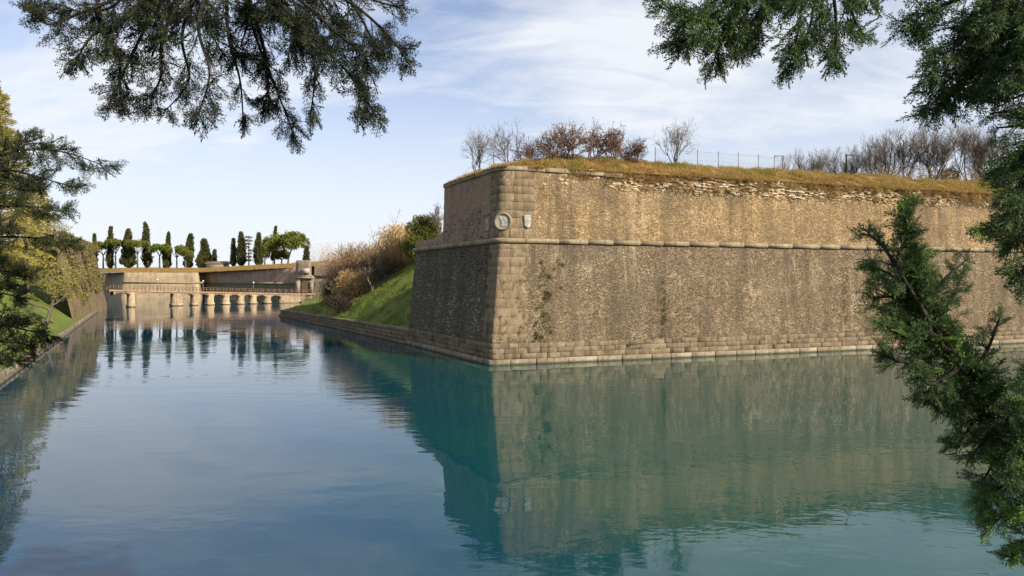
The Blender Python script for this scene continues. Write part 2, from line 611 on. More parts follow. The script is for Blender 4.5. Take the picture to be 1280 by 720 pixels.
M['rub_r'] = mat_rubble('face_stones', [(0.0, (0.062, 0.047, 0.032)), (0.4, (0.138, 0.106, 0.070)), (0.75, (0.225, 0.172, 0.114)), (0.94, (0.33, 0.27, 0.19)), (1.0, (0.50, 0.44, 0.35))])
M['rub_u'] = mat_rubble('upper_face_bricks', [(0.0, (0.14, 0.095, 0.050)), (0.4, (0.275, 0.185, 0.098)), (0.75, (0.375, 0.27, 0.15)), (0.92, (0.46, 0.37, 0.24)), (1.0, (0.62, 0.54, 0.41))])
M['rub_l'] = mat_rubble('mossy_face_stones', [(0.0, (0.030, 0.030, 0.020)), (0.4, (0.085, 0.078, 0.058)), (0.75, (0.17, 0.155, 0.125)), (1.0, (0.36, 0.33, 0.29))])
M['rub_t'] = mat_rubble('pale_top_stones', [(0.0, (0.18, 0.13, 0.08)), (0.3, (0.36, 0.285, 0.18)), (0.7, (0.50, 0.41, 0.28)), (1.0, (0.62, 0.54, 0.41))], False)
M['dry_grass'] = mat_leaf('dry_grass', [(0.0, (0.14, 0.076, 0.034)), (0.3, (0.27, 0.16, 0.062)), (0.55, (0.41, 0.275, 0.105)), (0.7, (0.28, 0.24, 0.07)), (0.92, (0.13, 0.165, 0.035))], 0.3, noise_scale=0.28)
M['grass'] = mat_leaf('bank_grass', [(0.0, (0.075, 0.115, 0.022)), (0.4, (0.13, 0.185, 0.035)), (0.7, (0.21, 0.235, 0.06)), (1.0, (0.32, 0.27, 0.12))], 0.35, noise_scale=0.3)
M['soil_dry'] = mat_ground('dry_turf', [(0.3, (0.12, 0.07, 0.03)), (0.5, (0.24, 0.15, 0.058)), (0.7, (0.16, 0.145, 0.045))])
M['soil_green'] = mat_ground('green_turf', [(0.3, (0.075, 0.105, 0.026)), (0.5, (0.12, 0.155, 0.038)), (0.7, (0.19, 0.175, 0.065))])
M['bed'] = mat_ground('silt', [(0.3, (0.05, 0.06, 0.05)), (0.7, (0.09, 0.09, 0.07))])
M['water'] = mat_water()
M['bark'] = mat_bark('grey_bark', (0.055, 0.045, 0.036), (0.15, 0.125, 0.10))
M['bark_dark'] = mat_bark('dark_bark', (0.012, 0.011, 0.010), (0.038, 0.033, 0.028), 20)
M['twig'] = mat_bark('bare_twig', (0.075, 0.060, 0.050), (0.17, 0.14, 0.115), 3)
M['twig_red'] = mat_bark('reddish_twig', (0.085, 0.056, 0.042), (0.17, 0.12, 0.09), 3)
M['redleaf'] = mat_leaf('russet_leaf', [(0.0, (0.085, 0.035, 0.022)), (0.5, (0.16, 0.072, 0.042)), (1.0, (0.25, 0.14, 0.075))], 0.25)
M['reed'] = mat_leaf('dry_reed', [(0.0, (0.20, 0.12, 0.055)), (0.5, (0.40, 0.275, 0.13)), (1.0, (0.56, 0.43, 0.23))], 0.3)
M['brush'] = mat_leaf('dry_brush', [(0.0, (0.10, 0.062, 0.040)), (0.5, (0.225, 0.15, 0.092)), (1.0, (0.38, 0.28, 0.165))], 0.25)
M['cypress'] = mat_leaf('cypress_leaf', [(0.0, (0.026, 0.034, 0.014)), (0.5, (0.052, 0.060, 0.022)), (1.0, (0.095, 0.095, 0.034))], 0.15)
M['pine'] = mat_leaf('stone_pine_leaf', [(0.0, (0.045, 0.065, 0.014)), (0.5, (0.10, 0.125, 0.024)), (1.0, (0.18, 0.19, 0.038))], 0.2)
M['evergreen'] = mat_leaf('evergreen_leaf', [(0.0, (0.040, 0.058, 0.014)), (0.5, (0.10, 0.125, 0.026)), (1.0, (0.19, 0.195, 0.045))], 0.2)
M['gold'] = mat_leaf('golden_cedar_leaf', [(0.0, (0.15, 0.14, 0.036)), (0.5, (0.30, 0.26, 0.072)), (1.0, (0.44, 0.37, 0.12))], 0.3)
M['olive'] = mat_leaf('yellow_green_leaf', [(0.0, (0.12, 0.125, 0.032)), (0.5, (0.25, 0.235, 0.062)), (1.0, (0.38, 0.33, 0.11))], 0.35)
M['creeper'] = mat_leaf('wall_creeper', [(0.0, (0.065, 0.055, 0.026)), (0.5, (0.135, 0.115, 0.05)), (1.0, (0.23, 0.195, 0.08))], 0.3)
M['needle'] = mat_leaf('conifer_leaf', [(0.0, (0.032, 0.050, 0.028)), (0.5, (0.066, 0.108, 0.042)), (0.85, (0.10, 0.175, 0.046)), (1.0, (0.155, 0.25, 0.05))], 0.3, 0.55)
M['needle_dark'] = mat_leaf('shaded_conifer_leaf', [(0.0, (0.014, 0.018, 0.013)), (0.5, (0.025, 0.033, 0.018)), (1.0, (0.055, 0.076, 0.024))], 0.2, 0.65)  # darker copy of the conifer leaf: shade of the backlit boughs put into its colour
M['weed'] = mat_leaf('wall_weed', [(0.0, (0.035, 0.045, 0.012)), (0.5, (0.075, 0.09, 0.02)), (1.0, (0.14, 0.13, 0.035))], 0.3)
M['metal'] = mat_plain('galvanised_post', (0.16, 0.16, 0.16), 0.5, 0.6)
M['rust'] = mat_plain('rusty_iron', (0.17, 0.10, 0.07), 0.8, 0.2)
M['lampglass'] = mat_plain('lamp_globe', (0.45, 0.45, 0.43), 0.3)
M['roof'] = mat_plain('clay_roof', (0.16, 0.10, 0.075), 0.9)
M['plaster'] = mat_plain('pale_plaster', (0.2, 0.17, 0.14), 0.9)
M['wood'] = mat_plain('old_door_wood', (0.085, 0.045, 0.032), 0.8)
M['hill'] = mat_ground('haze_blue_hill', [(0.3, (0.16, 0.20, 0.24)), (0.7, (0.24, 0.28, 0.32))], 0.01)  # blue-grey of distance haze put into the hill colour


# ------------------------------------------------------------------ site frame
C0 = np.array([-1.5, 47.8])                       # salient corner of the bastion at the waterline
ur = nrm([0.946, 0.324]); nr = np.array([ur[1], -ur[0]])      # right face: along, outward
ul = nrm([-0.46, 0.888]); nl = np.array([-ul[1], ul[0]])      # left face: along, outward
AB = np.linalg.inv(np.array([-nr, -nl]))
PHI = math.acos(float(nr @ nl))                   # turning angle at the corner
OUT = nrm(nr + nl)                                # outward bisector
WDIR = np.array([-OUT[1], OUT[0]])
if WDIR @ ur < 0:
    WDIR = -WDIR


def ab2xy(a, b):
    a, b = np.broadcast_arrays(np.asarray(a, float), np.asarray(b, float))
    return C0 + np.stack([a, b], -1) @ AB.T


def inset(z):
    return np.interp(z, [-4, 0, 1.5, 1.55, 8.65, 9.05, 14.6], [0.0, 0.14, 0.22, 0.20, 1.20, 1.22, 1.50])


def crad(z):
    return np.interp(z, [0, 1.5, 8.65, 9.05, 14.6], [0.10, 0.12, 0.30, 0.85, 0.85])


def wallpt(s, z, off=0.0, iz=None):
    """point on the bastion face: s metres along (negative = left face), z up, off = proud of the face"""
    s, z, off = np.broadcast_arrays(np.asarray(s, float), np.asarray(z, float), np.asarray(off, float))
    zz = z if iz is None else np.broadcast_to(np.asarray(iz, float), z.shape)
    i, r = inset(zz), crad(zz)
    half = PHI / 2
    C = ab2xy(i, i)
    T = r * math.tan(half)
    al = r * half
    cen = C - OUT * (r / math.cos(half))[..., None]
    th = np.clip(s / r, -half, half)
    arcn = OUT * np.cos(th)[..., None] + WDIR * np.sin(th)[..., None]
    arc = cen + arcn * r[..., None]
    R = C + ur * (T + s - al)[..., None]
    L = C + ul * (T - s - al)[..., None]
    P = np.where((s > al)[..., None], R, np.where((s < -al)[..., None], L, arc))
    N = np.where((s > al)[..., None], nr, np.where((s < -al)[..., None], nl, arcn))
    P = P + N * off[..., None]
    return np.concatenate([P, z[..., None]], -1), np.concatenate([N, np.zeros(N.shape[:-1] + (1,))], -1)


S_L, S_U, S_R = -18.0, -11.0, 78.0                # ends of the left face, of its upper storey, of the right face

# ------------------------------------------------------------------ setting: bed, water, banks
a = Acc()
grid(a, np.array([[[x, y, -4.0] for y in (-3000, 0, 6000)] for x in (-5000, 0, 5000)], float), flip=True)
struct('ground', a, M['bed'])
a = Acc()
xs = np.linspace(-260, 140, 41); ys = np.linspace(-20, 420, 45)
grid(a, np.stack([np.repeat(xs[:, None], 45, 1), np.repeat(ys[None], 41, 0), np.zeros((41, 45))], -1), flip=True)
struct('water', a, M['water'])

# right-hand land in (a, b): earthwork behind the bastion, grassy embankment along the canal
def edge_b(aa):
    return np.interp(aa, [0, 18, 74.4, 82, 95, 163.6, 200], [0, 0, -2.7, 0.5, 4.0, 16.4, 18])


def land_z(aa, bb):
    q = bb - edge_b(aa)
    top = np.interp(aa, [0, 34, 44, 55, 65, 76, 90, 200], [9.6, 9.6, 8.6, 6.4, 4.2, 2.6, 2.0, 1.6])
    kz = np.interp(aa, [0, 18, 74.4, 90, 200], [1.25, 1.25, 1.0, 0.7, 0.4])
    run = np.interp(aa, [0, 60, 90, 200], [9.5, 9.5, 9.0, 9.0])
    z = kz + (top - kz) * np.clip((q - 0.7) / run, 0, 1) ** 0.93
    # beyond the upper storey's flank the ground climbs to the rampart
    z = z + (14.2 - z) * sstep(14, 34, q) * (1 - sstep(18, 42, aa))
    z = z + ((fbm(aa * 0.4, bb * 0.4, seed=3) - 0.5) * 0.9 + (fbm(aa * 1.6, bb * 1.6, oct=2, seed=23) - 0.5) * 0.3) * np.clip(q / 2, 0, 1)
    return z


def top_z(aa, bb):
    d1 = aa - 1.45
    d2 = (bb - 1.45) * 0.55
    d = np.minimum(d1, d2)
    z = 14.28 + 1.75 * sstep(-0.6, 5.2, d)
    z = z + (fbm(aa * 0.5, bb * 0.35, seed=9) - 0.5) * 0.55 * np.clip(d / 1.2, 0, 1)
    return z


aa = np.concatenate([np.arange(12.2, 80, 0.5), np.arange(80, 200, 2)])
off = np.concatenate([np.arange(0.25, 14, 0.4), np.arange(14, 40, 2), np.array([40, 55, 80, 120, 180, 260])])
A2, O2 = np.meshgrid(aa, off, indexing='ij')
B2 = edge_b(A2) + O2
Z2 = land_z(A2, B2)
acc = Acc()
grid(acc, np.concatenate([ab2xy(A2, B2), Z2[..., None]], -1), flip=False)
me = acc.mesh('embankment', smooth=True)
emb = struct('embankment', me, M['soil_green'], 'green grassy embankment rising beside the bastion', 'embankment')

aa = np.concatenate([np.arange(1.42, 12.3, 0.4), [12.3]])
bb = np.concatenate([np.arange(1.42, 30, 0.5), np.arange(30, 90, 1.2), [92, 110, 150, 220]])
A2, B2 = np.meshgrid(aa, bb, indexing='ij')
acc = Acc()
grid(acc, np.concatenate([ab2xy(A2, B2), top_z(A2, B2)[..., None]], -1))
# the rampart goes on behind
aa2 = np.array([12.3, 16, 19, 22, 30, 45, 60])
bb2 = np.concatenate([np.arange(33, 90, 3), [92, 110, 150, 220]])
A3, B3 = np.meshgrid(aa2, bb2, indexing='ij')
Z3 = np.where(B3 < 11, 9.2, top_z(np.minimum(A3, 12.3), B3) - 0.03 * (A3 - 12.3) - 0.05)
Z3 = np.maximum(Z3, 13.0)
grid(acc, np.concatenate([ab2xy(A3, B3), Z3[..., None]], -1))
struct('rampart_top', acc.mesh('rampart_top', smooth=True), M['soil_dry'], 'dry turf mound on top of the bastion', 'rampart')

# left and near bank
L0 = np.array([-30.0, 40.0]); dl = nrm([-0.477, 0.879]); ln = np.array([-dl[1], dl[0]])   # along, inland


def bank_xy(p, q):
    p, q = np.broadcast_arrays(np.asarray(p, float), np.asarray(q, float))
    return L0 + p[..., None] * dl + q[..., None] * ln


def bank_z(p, q):
    z = 0.55 + 6.2 * np.clip((q - 1.4) / 11.0, 0, 1) ** 0.95 + 1.5 * sstep(12, 30, q)
    return z + (fbm(p * 0.4, q * 0.4, seed=5) - 0.5) * 0.5 * np.clip((q - 1.2) / 2, 0, 1)


pp = np.arange(-42, 150, 1.5)
qq = np.concatenate([np.arange(0.1, 14, 0.55), np.arange(14, 40, 3), [45, 60, 90, 150]])
P2, Q2 = np.meshgrid(pp, qq, indexing='ij')
acc = Acc()
grid(acc, np.concatenate([bank_xy(P2, Q2), bank_z(P2, Q2)[..., None]], -1), flip=True)
struct('bank', acc.mesh('bank', smooth=True), M['soil_green'], 'grassy bank sloping to the canal at left', 'bank')

NB0 = np.array([0.0, 8.6])                        # near shore, below the frame
kk = np.arange(-16, 90, 2.0); vv = np.concatenate([np.arange(-0.6, 10, 0.5), [12, 18, 30, 60]])
K2, V2 = np.meshgrid(kk, vv, indexing='ij')
XY = NB0 + K2[..., None] * ur + V2[..., None] * nr
ZZ = -0.5 + 4.7 * sstep(-0.6, 6.5, V2) + (fbm(K2 * 0.5, V2 * 0.5, seed=6) - 0.5) * 0.3
acc = Acc()
grid(acc, np.concatenate([XY, ZZ[..., None]], -1), flip=True)
struct('bank', acc.mesh('near_bank', smooth=True), M['soil_green'], 'grassy near bank under the conifers', 'bank')

# ------------------------------------------------------------------ the bastion
bastion = thing('bastion', 'tall brown masonry bastion with battered walls and a carved medallion at its corner', 'bastion', (*C0, 0))


def wall_shell(name, s_list, z_list, mat, ret_in, amp=1.0, top_rag=0.0):
    S, Z = np.meshgrid(s_list, z_list, indexing='ij')
    right = sstep(0.5, 4, S)
    leftm = sstep(1.0, 3.0, -S)
    rough = 0.25 + 0.75 * np.maximum(sstep(1.5, 3.5, S), sstep(1.5, 3, -S))
    d = ((fbm(S * 0.35, Z * 0.35, seed=11) - 0.5) * 0.16 + (fbm(S * 1.8, Z * 2.6, oct=3, seed=12) - 0.5) * 0.13) * rough * amp * 0.6
    if top_rag:
        k = sstep(13.0 - 0.7, 13.8, Z + 0.5 * (fbm(S * 0.5, S * 0 + 1, seed=13) - 0.5)) * sstep(7, 11, S)
        d = d - top_rag * k * (0.35 + 0.9 * fbm(S * 1.4, Z * 2.2, oct=3, seed=14))
    P, N = wallpt(S, Z, d)
    # turn the far left end inwards
    P0 = P[:1] - N[:1] * ret_in
    P = np.concatenate([P0, P], 0)
    S = np.concatenate([S[:1] - ret_in, S], 0)
    Z = np.concatenate([Z[:1], Z], 0)
    acc = Acc()
    grid(acc, P)
    uv = np.stack([S, Z], -1).reshape(-1, 2)
    return obj(name, acc.mesh(name, smooth=True, uv=uv), mat, bastion)


sl = np.concatenate([np.arange(S_L, -1.2, 0.22), np.arange(-1.2, 1.2, 0.1), np.arange(1.2, 58, 0.18), np.arange(58, S_R, 1.0)])
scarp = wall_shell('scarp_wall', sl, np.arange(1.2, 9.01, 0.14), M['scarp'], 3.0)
wall_shell('foundation', np.concatenate([np.arange(S_L, -1, 1.0), np.arange(-1, 1, 0.1), np.arange(1, S_R, 1.0)]), np.array([-3.9, -1, 0, 0.4, 0.8, 1.25]), M['ashlar'], 3.0, amp=0.0)
su = sl[sl >= S_U - 0.01]
upper = wall_shell('upper_wall', su, np.arange(8.9, 14.5, 0.14), M['upper'], 8.0, top_rag=0.22)
# low parapet over the far end of the left face
S, Z = np.meshgrid(np.arange(S_L, S_U + 0.3, 0.3), np.array([8.9, 9.3, 9.7]), indexing='ij')
P, N = wallpt(S, Z + (Z > 9.6) * np.clip((S + 13) * 0.25, 0, 0.5), (fbm(S, Z, seed=4) - 0.5) * 0.08)
back = P[:, -1:, :] - N[:, -1:, :] * 0.8
down = back - np.array([0, 0, 1.0])
acc = Acc(); G = np.concatenate([P, back, down], 1)
grid(acc, G)
uvx = np.concatenate([S, S[:, :2]], 1); uvz = np.concatenate([Z, Z[:, :2] + 5], 1)
obj('parapet', acc.mesh('parapet', uv=np.stack([uvx, uvz], -1).reshape(-1, 2)), M['upper'], bastion)


def block_mesh(name, s0, s1, z0, z1, proud, rg, c=0.03, back=0.28, jit=0.014, iz=None, warp=0.012):
    n = 1
    if min(abs(s0), abs(s1)) < 1.4 or s0 * s1 < 0:
        n = max(2, int((s1 - s0) / 0.18))
    S = np.concatenate([[s0, s0], np.linspace(s0 + c, s1 - c, n + 1), [s1, s1]])
    Z = np.array([z0, z0, z0 + c, z1 - c, z1, z1])
    off = np.full((len(S), 6), proud)
    off += rg.normal(size=off.shape) * jit
    off[[1, -2], :] = proud - c * 0.9; off[:, [1, -2]] = proud - c * 0.9
    off[[0, -1], :] = -back; off[:, [0, -1]] = -back
    SS = np.repeat(S[:, None], 6, 1) + rg.normal(size=off.shape) * warp * (n == 1)
    ZZ = np.repeat(Z[None], len(S), 0) + rg.normal(size=off.shape) * warp * 0.6
    P, N = wallpt(SS, ZZ, off, iz=np.clip(ZZ, z0, z1) if iz is None else iz)
    acc = Acc(); grid(acc, P)
    return acc.mesh(name)


brng = np.random.default_rng(21)
# three courses of dressed blocks above the water; a pale ledge below them
zc = [0.40, 0.77, 1.14, 1.50]
extra = Acc()
for k in range(3):
    s = S_L + brng.uniform(0, 0.6)
    s = S_L
    while s < 74:
        l = brng.uniform(0.65, 1.35) if s > -1.5 else brng.uniform(0.9, 1.9)
        e = s + l
        if s < -0.9 and e > -0.9:
            e = -0.9
        if s < 0 and s >= -0.91:
            e = brng.uniform(0.7, 1.2)
        g = 0.007
        me = block_mesh('stone_block', s + g, e - g, zc[k] + 0.006, zc[k + 1] - 0.006, 0.11 + brng.uniform(-0.022, 0.018) + 0.012 * (2 - k), brng, c=0.02)
        if s < 54:
            obj('stone_block', me, M['ashlar'], bastion)
        else:
            v = np.array([x.co[:] for x in me.vertices]); q = [list(p.vertices) for p in me.polygons]
            extra.add(v, q, None, brng.random())
        s = e
s = S_L
while s < S_R - 2:
    e = s + brng.uniform(1.5, 2.6)
    if s < -0.8 and e > -0.8: e = -0.8
    if s < 0 and s >= -0.81: e = 1.3
    me = block_mesh('ledge_stone', s + 0.012, e - 0.012, -0.45, 0.385, 0.27, brng, c=0.07, back=0.1, jit=0.012)
    if s < 56:
        obj('ledge_stone', me, M['ledge'], bastion)
    else:
        v = np.array([x.co[:] for x in me.vertices]); q = [list(p.vertices) for p in me.polygons]
        extra.add(v, q, None, brng.random())
    s = e
o = obj('stone_block', extra, M['ashlar'], bastion); o['kind'] = 'stuff'

# string course: half-round stones
def course_stone(s0, s1, zc0, rg, r=0.2):
    n = max(1, int((s1 - s0) / 0.15)) if (abs(s0) < 2 or abs(s1) < 2) else 1
    S = np.linspace(s0, s1, n + 1)
    prof = [(-0.9, -0.2), (-0.95, 0.2), (-0.7, 0.62), (-0.2, 0.93), (0.25, 0.95), (0.7, 0.65), (0.95, 0.25), (0.98, -0.4)]
    off = np.array([p[1] * r + 0.07 for p in prof]) + rg.uniform(-0.005, 0.005)
    dz = np.array([p[0] * r for p in prof])
    P, N = wallpt(S[:, None] + 0 * dz, S[:, None] * 0 + zc0 + dz, off[None] + 0 * S[:, None] + rg.normal(size=(len(S), len(prof))) * 0.006, iz=np.full((len(S), len(prof)), 8.85))
    e0 = P[:1] * 0 + P[:1].mean(1, keepdims=True); e1 = P[-1:] * 0 + P[-1:].mean(1, keepdims=True)
    acc = Acc(); grid(acc, np.concatenate([e0, P, e1], 0))
    return acc.mesh('string_course_stone', smooth=False)


s = S_L - 0.3
while s < S_R - 2:
    e = s + brng.uniform(1.8, 3.0)
    if s < -1.6 and e > -1.6: e = -1.6
    if s < 0 and s >= -1.61: e = 1.8
    obj('string_course_stone', course_stone(s + 0.003, e - 0.003, 8.86 + brng.uniform(-0.005, 0.005), brng), M['course'], bastion)
    s = e

# quoins at the salient corner
z = 1.515
while z < 8.55:
    h = min(brng.uniform(0.52, 0.74), 8.64 - z)
    if 8.64 - (z + h) < 0.3:
        h = 8.64 - z
    m0, m1, m2, ml = brng.uniform(0.7, 1.25), 0, brng.uniform(2.42, 2.62), brng.uniform(1.58, 1.7)
    obj('quoin', block_mesh('quoin', -ml, m0 - 0.006, z + 0.004, z + h - 0.004, 0.008, brng, c=0.005, jit=0.004, warp=0.002), M['quoin'], bastion)
    obj('quoin', block_mesh('quoin', m0 + 0.006, m2, z + 0.004, z + h - 0.004, 0.008 + brng.uniform(-0.005, 0.005), brng, c=0.005, jit=0.004, warp=0.002), M['quoin'], bastion)
    z += h
z = 9.07
while z < 13.9:
    h = min(brng.uniform(0.45, 0.75), 14.0 - z)
    if 14.0 - (z + h) < 0.3:
        h = 14.0 - z
    m0, m2, ml = brng.uniform(0.5, 1.2), brng.uniform(2.2, 2.6), brng.uniform(1.45, 1.65)
    obj('quoin', block_mesh('quoin', -ml, m0 - 0.014, z + 0.006, z + h - 0.006, 0.02 + brng.uniform(-0.012, 0.012), brng, c=0.015, jit=0.012, warp=0.006), M['quoin'], bastion)
    obj('quoin', block_mesh('quoin', m0 + 0.014, m2, z + 0.006, z + h - 0.006, 0.02 + brng.uniform(-0.012, 0.012), brng, c=0.015, jit=0.012, warp=0.006), M['quoin'], bastion)
    z += h
# coping where it survives
s = S_U
while s < 8.5:
    e = s + brng.uniform(0.9, 1.6)
    if s < -1.7 and e > -1.7: e = -1.7
    if s < 0 and s >= -1.71: e = 1.9
    zt = 14.02 - max(0, s - 4) * 0.03
    obj('coping_stone', block_mesh('coping_stone', s + 0.012, e - 0.012, zt, zt + 0.30, 0.14 + brng.uniform(-0.03, 0.02), brng, c=0.035, back=0.5), M['course'], bastion)
    s = e

# facing stones standing proud of the mortar (too small and many to be separate)
def face_stones(name, s0, s1, z0, z1, row, w, keep, mat, rg, proud=(0.0, 0.05), mask=None, seed=0):
    rows = np.arange(z0, z1, row)
    Sx, Zx, Wx, Hx = [], [], [], []
    for zz in rows:
        n = int((s1 - s0) / (0.5 * (w[0] + w[1])) * 1.1)
        ws = rg.uniform(w[0], w[1], n)
        st = s0 + np.cumsum(ws) - ws / 2 + rg.uniform(-w[1], 0)
        ok = (st < s1) & (st > s0) & (rg.random(n) < keep)
        st, ws = st[ok], ws[ok]
        Sx.append(st); Wx.append(ws); Zx.append(zz + rg.normal(size=len(st)) * row * 0.35); Hx.append(row * rg.uniform(0.55, 1.0, len(st)))
    Sx, Zx, Wx, Hx = map(np.concatenate, (Sx, Zx, Wx, Hx))
    if mask is not None:
        k = mask(Sx, Zx); Sx, Zx, Wx, Hx = Sx[k], Zx[k], Wx[k], Hx[k]
    k = rg.random(len(Sx)) < 0.25 + 1.5 * fbm(Sx * 0.8, Zx * 0.8, seed=seed + 50)
    Sx, Zx, Wx, Hx = Sx[k], Zx[k], Wx[k], Hx[k]
    N = len(Sx)
    und = 0.6 * ((fbm(Sx * 0.35, Zx * 0.35, seed=11) - 0.5) * 0.16 + (fbm(Sx * 1.8, Zx * 2.6, oct=3, seed=12) - 0.5) * 0.13)
    o = und + rg.uniform(proud[0], proud[1], N)
    V = np.zeros((N, 8, 3))
    for c_, (sx, sz) in enumerate(((-1, -1), (1, -1), (1, 1), (-1, 1))):
        sj = Sx + sx * Wx / 2 * rg.uniform(0.7, 0.98, N); zj = Zx + sz * Hx / 2 * rg.uniform(0.65, 0.98, N)
        V[:, c_] = wallpt(sj, zj, o + rg.normal(size=N) * 0.008)[0]
        V[:, c_ + 4] = wallpt(Sx + sx * Wx / 2, Zx + sz * Hx / 2, und - 0.08)[0]
    b = np.arange(N)[:, None, None] * 8
    Q = (b + np.array([[0, 1, 2, 3], [4, 5, 1, 0], [5, 6, 2, 1], [6, 7, 3, 2], [7, 4, 0, 3]])[None]).reshape(-1, 4)
    tone = np.clip(rg.beta(1.7, 2.3, N) + (fbm(Sx * 0.22, Zx * 0.35, seed=seed + 30) - 0.5) * 1.2 + (fbm(Sx * 0.9, Zx * 0.07, seed=seed + 36) - 0.5) * 1.1, 0, 1)
    acc = Acc(); acc.add(V.reshape(-1, 3), Q, None, np.repeat(tone, 8))
    ob = obj(name, acc, mat, bastion); ob['kind'] = 'stuff'
    return ob


frng = np.random.default_rng(5)
face_stones('facing_stone', 2.5, 58, 1.6, 8.6, 0.08, (0.06, 0.15), 0.34, M['rub_r'], frng, (-0.02, 0.028), seed=1)
face_stones('facing_stone', 2.2, 58, 9.1, 13.3, 0.075, (0.07, 0.17), 0.34, M['rub_u'], frng, (-0.02, 0.024), seed=2)
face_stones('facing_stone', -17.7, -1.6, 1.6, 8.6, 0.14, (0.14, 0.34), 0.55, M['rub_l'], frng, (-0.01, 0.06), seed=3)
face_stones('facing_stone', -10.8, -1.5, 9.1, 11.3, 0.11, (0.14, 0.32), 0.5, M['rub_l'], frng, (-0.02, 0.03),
            mask=lambda s, z: z < 10.9 + 0.8 * (fbm(s * 0.7, z * 0.7, seed=44) - 0.5) + 0.5 * (s > -6), seed=4)
face_stones('facing_stone', 3.2, 60, 12.5, 14.35, 0.17, (0.2, 0.6), 0.78, M['rub_t'], frng, (-0.12, 0.05),
            mask=lambda s, z: z > 13.0 + 0.8 * (fbm(s * 0.6, z * 0.4, seed=45) - 0.5), seed=5)

# carved medallion on the rounded corner
mc, mn = wallpt(0.12, 10.25, 0.0); mn = mn.ravel(); mc = mc.ravel() + mn * 0.02
mt = np.array([-mn[1], mn[0], 0]); up = np.array([0, 0, 1.0])
ang = np.linspace(0, 2 * math.pi, 41)
acc = Acc()
prof = [(0.50, -0.2), (0.50, 0.05), (0.535, 0.10), (0.60, 0.12), (0.655, 0.08), (0.67, 0.0), (0.67, -0.5)]
R_ = np.array([[mc + mt * math.cos(t) * r + up * math.sin(t) * r + mn * o for (r, o) in prof] for t in ang])
grid(acc, R_, flip=True)
med = obj('medallion', acc.mesh('medallion', smooth=True), M['course'], bastion)
med['label'] = 'round carved medallion with a raised stone rim'
rr = np.linspace(0, 0.505, 14); tt = np.linspace(0, 2 * math.pi, 49)
RR, TT = np.meshgrid(rr, tt, indexing='ij')
X_, Y_ = RR * np.cos(TT), RR * np.sin(TT)
# a worn standing figure with raised wing and book, softened by weather
rel = 0.10 * np.exp(-((X_ + 0.05) / 0.13) ** 2 - ((Y_ + 0.02) / 0.22) ** 2) + 0.09 * np.exp(-((X_ - 0.16) / 0.12) ** 2 - ((Y_ - 0.14) / 0.2) ** 2) \
    + 0.08 * np.exp(-((X_ + 0.18) / 0.09) ** 2 - ((Y_ - 0.22) / 0.1) ** 2) + 0.06 * np.exp(-((X_ - 0.05) / 0.3) ** 2 - ((Y_ + 0.3) / 0.07) ** 2) \
    + 0.05 * (fbm(X_ * 9, Y_ * 9, seed=60) - 0.5)
G = mc + X_[..., None] * mt + Y_[..., None] * up + (rel * 0.6 + 0.02)[..., None] * mn
acc = Acc(); grid(acc, G, flip=False)
sub('carved_relief', acc.mesh('carved_relief', smooth=True), M['marble'], med)


def shield(sc, zc_, w, h, label):
    c_, n_ = wallpt(sc, zc_, 0.0); c_ = c_.ravel(); n_ = n_.ravel()
    t_ = np.array([-n_[1], n_[0], 0])
    ys = np.linspace(0.5, -0.5, 13)
    wid = np.where(ys > -0.1, 0.5, 0.5 * np.sqrt(np.clip(1 - ((ys + 0.1) / 0.4) ** 2, 0.004, 1)))
    xs_ = np.linspace(-1, 1, 9)
    rows = []
    for y, wd in zip(ys, wid):
        pr = 0.13 + 0.07 * (1 - np.abs(xs_)) + 0.03 * np.sin(y * 9)
        pr = np.where(np.abs(xs_) > 0.99, -0.25, pr)
        rows.append([c_ + t_ * x * wd * w + up * y * h + n_ * p for x, p in zip(np.sign(xs_) * np.minimum(np.abs(xs_) * 1.3, 1), pr)])
    G = np.array(rows)
    top_ = G[:1] - n_ * 0.35; bot = G[-1:] - n_ * 0.35
    acc = Acc(); grid(acc, np.concatenate([top_, G, bot], 0))
    ob = obj('shield', acc.mesh('shield'), M['marble'], bastion)
    ob['label'] = label


shield(1.95, 10.28, 0.55, 0.95, 'small carved pale stone shield right of the medallion')
shield(-1.75, 10.1, 0.5, 0.95, 'small carved pale stone shield on the shaded face')

# ------------------------------------------------------------------ kerb walls along the canal
embw = thing('embankment_wall', 'low dark wall of stone blocks holding the green embankment at the waterline', 'wall', (*ab2xy(18, 0), 0))


def line_block(p0, p1, out, z0, z1, thick, rg, c=0.03):
    """chamfered block between two ground points"""
    p0, p1 = np.asarray(p0, float), np.asarray(p1, float)
    d = nrm(p1 - p0); Ln = np.linalg.norm(p1 - p0)
    xs_ = np.array([0, 0, c, Ln - c, Ln, Ln]); zs = np.array([z0, z0, z0 + c, z1 - c, z1, z1])
    o_ = np.zeros((6, 6)) + rg.normal(size=(6, 6)) * 0.01
    o_[[1, -2], :] = -c; o_[:, [1, -2]] = -c
    o_[[0, -1], :] = -thick; o_[:, [0, -1]] = -thick
    P = np.zeros((6, 6, 3))
    P[..., :2] = p0 + xs_[:, None, None] * d + o_[..., None] * out
    P[..., 2] = zs[None]
    acc = Acc(); grid(acc, P, flip=False)
    return acc.mesh('stone_block')


kp = [ab2xy(17.8, 0.0), ab2xy(40, float(edge_b(40))), ab2xy(60, float(edge_b(60))), ab2xy(74.4, -2.7), ab2xy(82, 0.5), ab2xy(95, 4.0)]
kd = [0]
for i in range(len(kp) - 1):
    kd.append(kd[-1] + np.linalg.norm(kp[i + 1] - kp[i]))


def along(pts, ds, t):
    return np.array([np.interp(t, ds, [p[0] for p in pts]), np.interp(t, ds, [p[1] for p in pts])])


